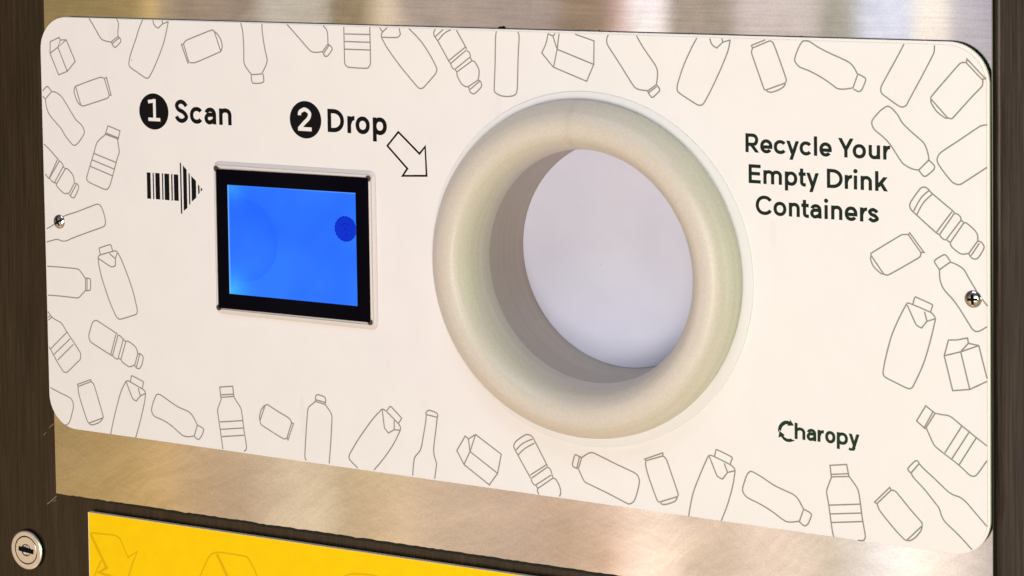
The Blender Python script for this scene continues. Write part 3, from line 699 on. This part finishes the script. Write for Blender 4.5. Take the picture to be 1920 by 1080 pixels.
9.05,75.12* 10.23,74.72 10.76,73.44 10.39,72.13 7.60,69.61 6.53,69.38 5.27,70.08 4.54,72.28*
9.80,74.63* 5.29,71.19*
18.16,95.78 17.70,93.27 17.30,82.18 16.71,71.44 17.11,70.34 19.60,69.15 22.94,68.91 25.87,69.39 27.14,70.54 27.58,72.58 28.21,86.20 28.75,93.92 28.16,95.74
-110.54,96.20 -109.58,92.68 -109.17,86.00 -109.21,78.91 -108.07,76.58 -105.29,73.60*
-99.19,96.07 -99.05,92.16 -97.90,85.14 -96.83,80.48 -97.61,77.71 -99.82,74.11*
-105.29,73.53* -99.82,74.03*
-105.29,73.53* -105.43,71.95 -104.90,70.00 -103.72,69.72 -100.63,69.95 -98.96,70.60 -98.79,71.79 -99.11,74.13*
-85.91,96.11 -80.90,91.46 -74.57,85.43 -72.29,84.41 -67.69,84.78*
-67.21,96.12 -65.64,94.54 -65.00,92.64 -64.87,88.21*
-67.69,84.78* -64.87,88.21* -63.07,86.92 -62.87,85.77 -65.21,83.00 -66.59,82.88 -67.69,84.78*
-67.01,84.30* -64.19,87.85*
-56.61,95.84 -56.57,89.40 -56.49,80.58 -55.97,79.25 -54.40,78.46 -45.19,78.34 -44.05,79.26 -43.44,80.61 -43.48,95.96
-56.22,92.78 -43.54,92.88
-56.20,89.53 -43.61,89.52
-56.27,86.23 -43.68,86.21"""
bm = bmesh.new()
for P, C in parse(LINES):
    pts = spline(P, C)
    cl = len(pts) > 3 and math.hypot(pts[0][0] - pts[-1][0], pts[0][1] - pts[-1][1]) < 0.05
    ribbon(bm, pts, 0.55, ZS + 0.015, closed=cl)
link('container_drawings', bm, LINE, sheet)

# ---- lettering: every glyph is drawn from strokes of constant width
def arc(cx_, cy_, rx, ry, a, b, n=None):
    n = n or max(6, int(abs(b - a) / 7)); e = 0.94
    out = []
    for i in range(n + 1):
        t = math.radians(a + (b - a) * i / n); c, s = math.cos(t), math.sin(t)
        out.append((cx_ + rx * math.copysign(abs(c) ** e, c), cy_ + ry * math.copysign(abs(s) ** e, s)))
    return out
def glyph(ch, x0, x1, base, xh, cap, s, desc=None):
    h = s / 2; l, r = x0 + h, x1 - h; mx = (x0 + x1) / 2; rx = (r - l) / 2
    ov = 0.014 * cap; T = base + xh - h + ov; Bt = base + h - ov; my = (T + Bt) / 2; ry = (T - Bt) / 2
    ct = base + cap; desc = desc if desc is not None else 0.30 * cap
    S_ = []
    def dg(xa, ya, xb, yb_):
        w_ = s * math.hypot(xb - xa, yb_ - ya) / abs(yb_ - ya) / 2
        S_.append(('quad', [(xa - w_, ya), (xa + w_, ya), (xb + w_, yb_), (xb - w_, yb_)]))
    if ch == 'o': S_.append(('closed', arc(mx, my, rx, ry, 0, 353)))
    elif ch == 'c': S_.append(arc(l + rx * 1.1, my, rx * 1.1, ry, 37, 323))
    elif ch == 'C':
        T2 = ct - h + ov; m2 = (T2 + Bt) / 2; S_.append(arc(l + 1.09 * rx, m2, rx * 1.09, (T2 - Bt) / 2, 35, 325))
    elif ch == 'e':
        S_.append([(l + 0.1 * s, my - 0.05 * xh), (r + 0.02 * s, my - 0.05 * xh)])
        S_.append([(r, my - 0.05 * xh - h)] + arc(mx, my, rx, ry, 2, 322))
    elif ch == 'a':
        cu = base + xh * 0.60; S_.append(arc(mx, cu, rx * 0.98, T - cu, 163, 0) + [(r, base)])
        yt = base + 0.585 * xh; cb2 = (yt + Bt) / 2; rb = (yt - Bt) / 2; lx = l + rx * 0.85
        S_.append([(r, yt), (lx, yt)] + arc(lx, cb2, rx * 0.85, rb, 96, 264) + spline([(lx + 0.06, Bt), (r - 0.35 * rx, Bt + 0.10 * xh), (r, base + 0.36 * xh)], [0, 0, 0], .3))
    elif ch in 'nh':
        S_.append([(l, base), (l, base + (xh if ch == 'n' else cap * 1.02))])
        S_.append([(l + 0.02, base + 0.5 * xh)] + arc(mx, base + xh * 0.60, rx, T - base - xh * 0.60, 172, 0) + [(r, base)])
    elif ch == 'm':
        S_.append([(l, base), (l, base + xh)]); q = rx / 2
        for k in (0, 1):
            c0 = l + q + 2 * q * k
            S_.append(arc(c0, base + xh * 0.60, q, T - base - xh * 0.60, 172, 0) + [(c0 + q, base)])
    elif ch == 'u':
        S_.append([(r, base), (r, base + xh)])
        S_.append([(l, base + xh)] + arc(mx, base + xh * 0.40, rx, base + xh * 0.40 - Bt, 180, 352))
    elif ch == 'r':
        S_.append([(l, base), (l, base + xh)])
        S_.append(spline([(l + 0.05, base + 0.52 * xh), (l + 0.35 * (x1 - l), base + 0.80 * xh), (l + 0.72 * (x1 - l), T - 0.01 * xh), (x1, T - 0.005 * xh)], [0] * 4, .3))
    elif ch == 'p':
        S_.append([(l, base + xh), (l, base - desc)]); S_.append(('closed', arc(mx, my, rx, ry, 0, 353)))
    elif ch == 'l': S_.append([(mx, base), (mx, base + cap * 1.02)])
    elif ch == 'i':
        S_.append([(mx, base), (mx, base + xh)]); S_.append(('dot', (mx, base + cap * 0.955), s * 0.64))
    elif ch == 't':
        c0 = x0 + 0.42 * (x1 - x0)
        S_.append([(c0, base + xh * 1.27), (c0, base + 0.30 * xh)] + arc(c0 + 0.42 * (x1 - c0) + h * 0.5, base + 0.30 * xh, 0.42 * (x1 - c0) + h * 0.5, 0.30 * xh - h + ov, 180, 262) + [(x1, base + h - ov)])
        S_.append([(x0, base + xh - h), (x1 - 0.03 * s, base + xh - h)])
    elif ch == 'y':
        k = s * 0.55
        dg(x1 - k, base + xh, x0 + 0.37 * (x1 - x0), base - desc); dg(x0 + k, base + xh, mx + 0.03 * s, base + 0.02 * xh)
    elif ch == 'k':
        S_.append([(l, base), (l, base + cap * 1.02)])
        dg(x1 - 0.72 * s, base + xh, l + 0.15 * s, base + 0.26 * xh); dg(l + (x1 - l) * 0.33, base + 0.62 * xh, x1 - 0.62 * s, base)
    elif ch == 's':
        S_.append(spline([(r - 0.02 * rx, base + xh * 0.71), (mx + 0.6 * rx, T - 0.085 * xh), (mx, T), (mx - 0.62 * rx, T - 0.055 * xh), (l + 0.07 * rx, base + xh * 0.73), (mx - 0.55 * rx, base + xh * 0.565), (mx + 0.45 * rx, base + xh * 0.45), (r, base + xh * 0.27), (mx + 0.62 * rx, Bt + 0.06 * xh), (mx, Bt), (mx - 0.60 * rx, Bt + 0.06 * xh), (l - 0.02 * rx, base + xh * 0.27)], [0] * 12, .25))
    elif ch == 'S':
        T2 = ct - h + ov; c_ = cap
        S_.append(spline([(r, base + c_ * 0.73), (mx + 0.6 * rx, T2 - 0.065 * c_), (mx, T2), (mx - 0.62 * rx, T2 - 0.055 * c_), (l + 0.08 * rx, base + c_ * 0.735), (mx - 0.55 * rx, base + c_ * 0.575), (mx + 0.45 * rx, base + c_ * 0.455), (r, base + c_ * 0.275), (mx + 0.64 * rx, Bt + 0.055 * c_), (mx, Bt), (mx - 0.62 * rx, Bt + 0.06 * c_), (l, base + c_ * 0.27)], [0] * 12, .35))
    elif ch == 'E':
        S_.append([(l, base), (l, ct)])
        for yy, xr in ((ct - h, x1), (base + h, x1), (base + cap * 0.515, x1 - 0.06 * (x1 - x0))): S_.append([(l, yy), (xr, yy)])
    elif ch == 'D':
        S_.append([(l, base), (l, ct)]); k = l + (r - l) * 0.30
        S_.append([(l, ct - h), (k, ct - h)] + arc(k, base + cap / 2, r - k, cap / 2 - h, 90, -90) + [(l, base + h)])
    elif ch == 'R':
        S_.append([(l, base), (l, ct)]); k = l + (r - l) * 0.55; yb = base + cap * 0.42; rr = r - 0.05 * (x1 - x0)
        S_.append([(l, ct - h), (k, ct - h)] + arc(k, (ct - h + yb) / 2, rr - k, (ct - h - yb) / 2, 90, -90) + [(l, yb)])
        dg(l + (r - l) * 0.42, yb, x1 - 0.58 * s, base)
    elif ch == 'Y':
        k = s * 0.58; j = (mx, base + cap * 0.42)
        dg(x0 + k, ct, j[0], j[1] - 0.02 * cap); dg(x1 - k, ct, j[0], j[1] - 0.02 * cap); S_.append([(mx, base), (mx, base + cap * 0.47)])
    elif ch == '1':
        c0 = x0 + 0.53 * (x1 - x0)
        S_.append([(c0, base), (c0, ct)]); S_.append([(x0 + 0.02, ct - h - 0.06 * cap), (c0, ct - h)]); S_.append([(x0, base + h), (x1, base + h)])
    elif ch == '2':
        S_.append(spline([(l + 0.02, base + cap * 0.66), (l + 0.12 * rx, base + cap * 0.80), (mx - 0.35 * rx, ct - h - 0.03 * cap), (mx + 0.05 * rx, ct - h), (mx + 0.6 * rx, ct - h - 0.06 * cap), (r - 0.03 * rx, base + cap * 0.74), (r - 0.25 * rx, base + cap * 0.55), (mx - 0.1 * rx, base + cap * 0.34), (l - 0.1 * rx, base + h * 1.0)], [0] * 9, .3))
        S_.append([(x0, base + h), (x1, base + h)])
    return S_
def write(bm, items, base, xh, cap, s, z, desc=None):
    for ch, x0, x1 in items:
        for st_ in glyph(ch, x0, x1, base, xh, cap, s, desc):
            if st_[0] == 'closed': ribbon(bm, st_[1], s, z, closed=True)
            elif st_[0] == 'quad': poly(bm, st_[1], z)
            elif st_[0] == 'dot': poly(bm, circ(st_[1][0], st_[1][1], st_[2], 20), z)
            else: ribbon(bm, st_, s, z)
ZL = ZS + 0.015
bm = bmesh.new()
write(bm, [('S', -147.79, -140.37), ('c', -139.33, -132.41), ('a', -131.34, -124.9), ('n', -123.31, -116.54)], 50.5, 7.35, 10.3, 1.9, ZL)
link('step_lettering', bm, INK, sheet); bm = bmesh.new()
write(bm, [('D', -65.83, -57.39), ('r', -55.71, -52.0), ('o', -51.55, -44.35), ('p', -42.84, -35.79)], 50.0, 7.35, 10.1, 1.9, ZL, 3.0)
link('step_lettering', bm, INK, sheet)
for c in ((-159.5, 54.9, 8.25), (-77.25, 54.78, 8.2)):
    bm = bmesh.new(); poly(bm, circ(*c, 64), ZL); link('number_disc', bm, INK, sheet)
bm = bmesh.new()
write(bm, [('1', -162.64, -155.91)], 50.5, 7.3, 10.1, 1.55, ZL + 0.05)
link('step_number', bm, SHEET, sheet); bm = bmesh.new()
write(bm, [('2', -81.19, -74.1)], 49.85, 7.3, 10.3, 1.7, ZL + 0.05)
link('step_number', bm, SHEET, sheet)
bm = bmesh.new()
write(bm, [('R', 128.3, 133.94), ('e', 134.45, 139.54), ('c', 140.09, 145.12), ('y', 145.25, 150.5), ('c', 150.69, 155.58), ('l', 156.56, 157.86), ('e', 158.75, 163.78), ('Y', 166.29, 172.58), ('o', 172.15, 177.42), ('u', 178.48, 183.04), ('r', 184.19, 187.0)], 51.25, 5.3, 7.4, 1.34, ZL, 2.05)
write(bm, [('E', 129.53, 134.58), ('m', 135.68, 143.37), ('p', 144.56, 149.69), ('t', 150.24, 153.15), ('y', 153.35, 158.5), ('D', 161.73, 168.07), ('r', 168.88, 171.87), ('i', 172.58, 173.82), ('n', 175.23, 179.75), ('k', 180.98, 186.06)], 39.15, 5.4, 7.4, 1.34, ZL, 2.05)
write(bm, [('C', 132.39, 139.24), ('o', 139.78, 145.11), ('n', 146.13, 150.62), ('t', 151.24, 154.33), ('a', 154.86, 159.49), ('i', 160.71, 161.97), ('n', 163.33, 167.88), ('e', 168.8, 173.92), ('r', 174.91, 177.74), ('s', 178.02, 182.42)], 27.05, 5.4, 7.4, 1.34, ZL)
link('recycle_lettering', bm, GREENINK, sheet)
bm = bmesh.new()
write(bm, [('h', 147.85, 152.24), ('a', 152.78, 156.74), ('r', 157.23, 159.87), ('o', 160.35, 164.52), ('p', 165.06, 169.59), ('y', 169.85, 174.27)], -60.0, 4.65, 6.25, 1.22, ZL, 1.85)
ribbon(bm, [(169.95, -61.25), (170.7, -61.5), (171.75, -61.35), (172.3, -60.5)], 1.0, ZL)
ct_ = [(140.99, -58.35), (140.88, -57.05), (141.29, -55.55), (142.21, -54.26), (143.46, -53.38), (144.71, -53.14), (146.0, -53.37), (145.95, -52.48), (147.59, -54.84), (144.69, -55.17), (145.1, -54.6), (144.14, -54.7), (143.03, -55.49), (142.38, -56.61), (142.18, -57.69), (141.55, -57.18)]
cb_ = [(141.49, -57.5), (141.14, -60.31), (142.17, -59.75), (143.26, -60.99), (144.5, -61.58), (145.88, -61.53), (147.13, -61.07), (148.09, -60.48), (146.58, -60.4), (146.5, -59.96), (145.89, -60.21), (144.79, -60.29), (143.69, -59.89), (143.28, -59.36), (143.75, -58.96)]
poly(bm, ct_, ZL); poly(bm, cb_, ZL)
bmesh.ops.triangulate(bm, faces=[f for f in bm.faces if len(f.verts) > 4])
link('logo_lettering', bm, LOGOINK, sheet)
BARS = [[(-164.3, 26.85), (-162.2, 26.9), (-162.19, 14.88), (-164.36, 14.83)], [(-160.99, 26.85), (-160.34, 26.85), (-160.33, 14.85), (-160.98, 14.85)], [(-159.5, 26.89), (-157.02, 26.9), (-157.01, 14.87), (-159.5, 14.86)], [(-155.75, 26.9), (-155.09, 26.9), (-155.1, 14.85), (-155.8, 14.85)], [(-154.36, 26.9), (-151.72, 26.88), (-151.71, 14.86), (-154.38, 14.86)], [(-150.6, 26.9), (-149.85, 26.9), (-149.88, 14.85), (-150.65, 14.84)], [(-149.1, 26.83), (-146.6, 26.85), (-146.58, 14.88), (-149.14, 14.86)], [(-145.55, 32.51), (-144.8, 31.95), (-144.78, 9.35), (-145.55, 8.98)], [(-143.9, 31.19), (-141.85, 29.29), (-141.88, 12.0), (-143.92, 10.5)], [(-140.87, 28.06), (-140.16, 27.29), (-140.17, 14.01), (-140.88, 13.44)], [(-139.34, 26.62), (-136.8, 24.55), (-136.82, 16.95), (-139.35, 14.94)], [(-135.7, 23.09), (-134.9, 22.37), (-134.88, 19.16), (-135.72, 18.58)], [(-134.23, 21.77), (-133.2, 20.82), (-134.22, 19.88)]]
bm = bmesh.new()
for q in BARS: poly(bm, q, ZL)
link('barcode_arrow', bm, INK, sheet)
bm = bmesh.new()
ribbon(bm, [(-30.08, 51.64), (-19.79, 42.86), (-16.98, 46.03), (-16.47, 33.67), (-28.32, 32.99), (-25.93, 36.21), (-35.69, 45.47)], 0.85, ZL, closed=True)
link('outline_arrow', bm, INK, sheet)

# ---- scan display, set into the panel
DC = (-84.3, -0.03)
bm = bmesh.new(); rings = []
X0, X1, Y0, Y1 = -126.95, -41.7, -34.6, 34.3
for off, z in ((0, ZS), (0.15, 0.6), (0.8, 1.1), (1.35, 1.45), (1.5, 1.5), (1.56, 2.1), (1.72, 2.42), (2.0, 2.5), (2.5, 2.5), (2.55, 1.6)):
    rings.append([bm.verts.new(P3(x, y, z)) for x, y in rrect(X0 + off, X1 - off, Y0 + off, Y1 - off, max(0.5, 3.2 - off), 8)])
for k in range(len(rings) - 1):
    n = len(rings[k])
    for i in range(n):
        j = (i + 1) % n; bm.faces.new((rings[k][i], rings[k][j], rings[k + 1][j], rings[k + 1][i]))
bm.faces.new(rings[-1]); bmesh.ops.recalc_face_normals(bm, faces=bm.faces)
disp = link('display_bezel', bm, BEZEL, pan)
gl = [(-124.1, 30.9), (-44.2, 31.45), (-44.5, -31.1), (-124.3, -31.55)]
link('screen_glass', plate(gl, [], 1.7, 2.56, bevel=0.12), GLASS, disp)
for x, y in ((-124.0, 31.1), (-44.35, 31.2), (-44.55, -30.9), (-124.1, -31.35)):
    bm = bmesh.new(); poly(bm, circ(x, y, 1.35, 24), 2.505); link('corner_hole', bm, HOLE, disp)
lit = bpy.data.objects.new('lit_screen', None)
bm = bmesh.new(); poly(bm, [(-117.95, 24.2), (-50.8, 24.6), (-50.75, -24.45), (-118.0, -24.6)], 2.575)
lo = link('lit_screen', bm, LIT, disp)
bpy.data.objects.remove(lit)
# give the display surface its own centre so that its glow pattern is measured from there
cen = P3(-84.4, 0, 2.6); me = lo.data
for v_ in me.vertices: v_.co = v_.co + root_of(disp) - cen
lo.location = cen - root_of(disp)
sc_ = (-56.1, 8.7)
def clipx(pts, xm): return [(min(x, xm), y) for x, y in pts]
bm = bmesh.new()
poly(bm, clipx(circ(*sc_, 5.45, 48), -50.85), 2.63)
link('scanner_window', bm, SPOT, disp)
bm = bmesh.new()
for k in range(20):
    a = k * 18 + 60
    if a % 360 < 25 or a % 360 > 335: continue
    q = [(sc_[0] + 5.4 * math.cos(math.radians(a + d)), sc_[1] + 5.4 * math.sin(math.radians(a + d))) for d in (0, 4, 8, 12)]
    if max(x for x, y in q) < -50.9: ribbon(bm, q, 0.26, 2.68)
ribbon(bm, [(sc_[0] + 2.3 * math.cos(math.radians(a)), sc_[1] + 2.3 * math.sin(math.radians(a))) for a in range(55, 150, 10)], 0.22, 2.68)
ribbon(bm, [(sc_[0] + 0.25 * math.cos(math.radians(a)), sc_[1] + 0.25 * math.sin(math.radians(a))) for a in range(0, 350, 30)], 0.2, 2.68, closed=True)
poly(bm, circ(sc_[0] + 0.4, sc_[1] - 2.6, 0.3, 12), 2.68)
link('window_rim', bm, SPOTRING, disp)

# ---- drop chute
fl = lathe(*RC, [(72.85, ZS), (72.85, 0.75), (72.6, 0.95), (66, 0.95)], 160)
chute = link('chute_flange', fl, CLEAR, pan, smooth=False)
prof = []
Ro, H = 69.3, 14.2
RCR = 59.0
prof += [(Ro - 0.9, 0.9), (Ro - 0.75, 1.5)]                 # small undercut where the ring meets the flange
for i in range(2, 17):                                 # outer half of the bullnose
    t = 0.5 * PI * i / 16; c, s_ = math.cos(t), math.sin(t); e = 0.92
    prof.append((RCR + (Ro - RCR) * abs(c) ** e, 0.8 + (H - 0.8) * abs(s_) ** e))
for i in range(1, 18):                                 # inner half runs on into the throat
    u = math.radians(86 * i / 17); prof.append((RCR - 10.7 * math.sin(u) ** 0.82, -4.0 + (H + 4.0) * math.cos(u) ** 0.95))
prof += [(48.5, -4.0), (48.52, -6.0)]
GC = (58.3, 0.15)
link('chute_ring', lathe(*GC, prof, 192), CREAM, chute, smooth=True)
link('chute_tube', lathe(*GC, [(48.54, -5.9), (48.6, -12), (48.7, -24), (48.65, -35.9), (48.65, -37)], 192), SHADED_TUBE, chute, smooth=True)
link('chute_flap', lathe(*GC, [(48.62, -38), (48.62, -36.3), (48.4, -36.0)], 128, close_end=True), FLAP, chute)
link('chute_back', lathe(*RC, [(49.6, -34), (50.6, -34), (50.6, -46), (48.2, -46), (20, -46)], 96, close_end=True), BLACK, chute)

# ---- screws in the panel
def screw(x, y, rot, name='screw'):
    bm = bmesh.new(); nr, nf = 44, 120; R0 = 3.35; rings = []
    def hgt(r, a):
        z = 0.35 + 1.55 * math.sqrt(max(0.0, 1 - (r / R0) ** 2) * 0.96 + 0.04) - 0.2
        u, v_ = r * math.cos(a - rot), r * math.sin(a - rot)
        L = 1.95; wv = 0.42
        inn = (abs(u) < wv and abs(v_) < L) or (abs(v_) < wv and abs(u) < L) or (abs(u) + abs(v_) < 0.95)
        return z - (1.1 - 0.30 * r if inn else 0)
    for k in range(nr + 1):
        r = R0 * k / nr
        rings.append([bm.verts.new(P3(x + r * math.cos(2 * PI * i / nf), y + r * math.sin(2 * PI * i / nf), hgt(r, 2 * PI * i / nf))) for i in range(nf if k else 1)])
    for i in range(nf): bm.faces.new((rings[0][0], rings[1][i], rings[1][(i + 1) % nf]))
    for k in range(1, nr):
        for i in range(nf):
            j = (i + 1) % nf; bm.faces.new((rings[k][i], rings[k + 1][i], rings[k + 1][j], rings[k][j]))
    low = [bm.verts.new(P3(x + R0 * math.cos(2 * PI * i / nf), y + R0 * math.sin(2 * PI * i / nf), ZS - 0.05)) for i in range(nf)]
    for i in range(nf): bm.faces.new((rings[-1][i], low[i], low[(i + 1) % nf], rings[-1][(i + 1) % nf]))
    bmesh.ops.recalc_face_normals(bm, faces=bm.faces)
    bm.verts.ensure_lookup_table()
    for f in bm.faces:                                 # cross recess painted black, its shade put into the colour
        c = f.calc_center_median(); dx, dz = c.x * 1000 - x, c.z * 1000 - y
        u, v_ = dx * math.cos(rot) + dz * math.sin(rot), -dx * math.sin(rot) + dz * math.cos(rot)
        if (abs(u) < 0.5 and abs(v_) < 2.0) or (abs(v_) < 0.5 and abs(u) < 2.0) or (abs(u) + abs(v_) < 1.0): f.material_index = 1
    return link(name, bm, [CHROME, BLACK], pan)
screw(-216.0, 0.8, math.radians(30)); screw(218.75, 0.85, math.radians(4))
# small dirt crumbs at the panel's rim
for x, y, r in ((18.8, 97.0, 1.1), (218.4, -93.6, 0.9), (219.6, -92.2, 0.6), (63, 96.75, 0.5), (150, 96.8, 0.35)):
    bm = bmesh.new(); bmesh.ops.create_icosphere(bm, subdivisions=2, radius=r / 1000, matrix=Matrix.Translation(P3(x, y, -2.0)) @ Matrix.Diagonal((1, 1, 0.6, 1)))
    link('glue_crumb', bm, BLACK, pan)

# ------------------------------------------------------------------ cam lock
LC = (-247.2, -161.25)
lock = empty('cam_lock', LC[0], LC[1], ZCAB, 'round metal key lock with horizontal keyhole in the brown cabinet', 'lock')
link('collar', lathe(*LC, [(9.55, ZCAB), (9.55, ZCAB + 1.25), (9.0, ZCAB + 1.3)], 72), BLACK, lock)
link('rim', lathe(*LC, [(9.4, ZCAB + 1.25), (9.5, ZCAB + 1.55), (9.3, ZCAB + 1.95), (8.8, ZCAB + 2.15), (6.95, ZCAB + 2.15), (6.85, ZCAB + 1.7)], 72), BRASSY, lock, smooth=False)
core = link('core', lathe(*LC, [(6.4, ZCAB + 1.4), (6.4, ZCAB + 2.05), (6.25, ZCAB + 2.15), (2.6, ZCAB + 2.15), (2.5, ZCAB + 1.6), (1.6, ZCAB + 1.8)], 72, close_end=True), BRASSY, lock)
link('keyhole_ring', lathe(*LC, [(3.0, ZCAB + 2.17), (2.62, ZCAB + 2.17)], 48), BLACK, lock)
link('gap_ring', lathe(*LC, [(6.9, ZCAB + 1.45), (6.3, ZCAB + 1.45)], 72), BLACK, lock)
bm = bmesh.new(); ca, sa = math.cos(math.radians(-4)), math.sin(math.radians(-4))
poly(bm, [(LC[0] + u * ca - v_ * sa, LC[1] + u * sa + v_ * ca) for u, v_ in ((-4.6, -1.15), (4.6, -1.15), (4.6, 1.15), (-4.6, 1.15))], ZCAB + 2.18)
link('key_slot', bm, BLACK, lock)

# ------------------------------------------------------------------ yellow sign
SB = (-207.7, -137.17); SL = 0.0149
sign = empty('yellow_sign', 0, -190, -5, 'yellow sign with pale edge and faint recycling arrows below the steel sheet', 'sign')
def sg(u, v_): return (SB[0] + u + v_ * 0.006, SB[1] + SL * u + v_)
link('sign_board', plate([sg(0, 0), sg(415, 0), sg(415, -260), sg(0, -260)], [], -7.1, -5.1), YEDGE, sign)
link('foam_tape', plate([sg(2, -1.2), sg(413, -1.2), sg(413, -258), sg(2, -258)], [], ZCAB + 0.05, -7.15), BLACK, sign)
face = link('yellow_face', plate([sg(0.45, -0.12), sg(414.5, -0.12), sg(414.5, -259.5), sg(0.45, -259.5)], [], -5.05, -5.0), YELLOW, sign)
YL = [[(-206.6, -146.8), (-196.8, -146.3), (-192.3, -146.0), (-190.0, -146.6), (-188.7, -147.6), (-184.5, -155.5), (-179.0, -152.0), (-182.0, -158.1), (-184.5, -164.5), (-190, -176)],
      [(-206.4, -147.4), (-197.3, -162.2), (-201.9, -165.1), (-195.8, -166.0), (-188, -167)], [(-200.3, -159.0), (-204.8, -167.3), (-207, -172)],
      [(-147.5, -167), (-143.3, -158.3), (-138.6, -149.4), (-136.6, -147.2), (-134.1, -146.1), (-130.6, -145.6), (-117.3, -145.5), (-115.9, -146.6), (-113.1, -150.6), (-110.8, -155.5), (-107.5, -153.5), (-110.5, -160)],
      [(-133.6, -146.8), (-130.7, -151.5), (-128.1, -156.1), (-122, -167)], [(-66, -150), (-65.0, -146.9), (-60.8, -145.2), (-52.4, -144.4), (-47.8, -144.4), (-45, -147), (-40, -156)]]
for idx in ((0, 1, 2), (3, 4), (5,)):
    bm = bmesh.new()
    for i in idx: ribbon(bm, YL[i], 1.5 if i in (1, 4) else 0.75, -4.985)
    link('arrow_drawing', bm, YLINE, face)
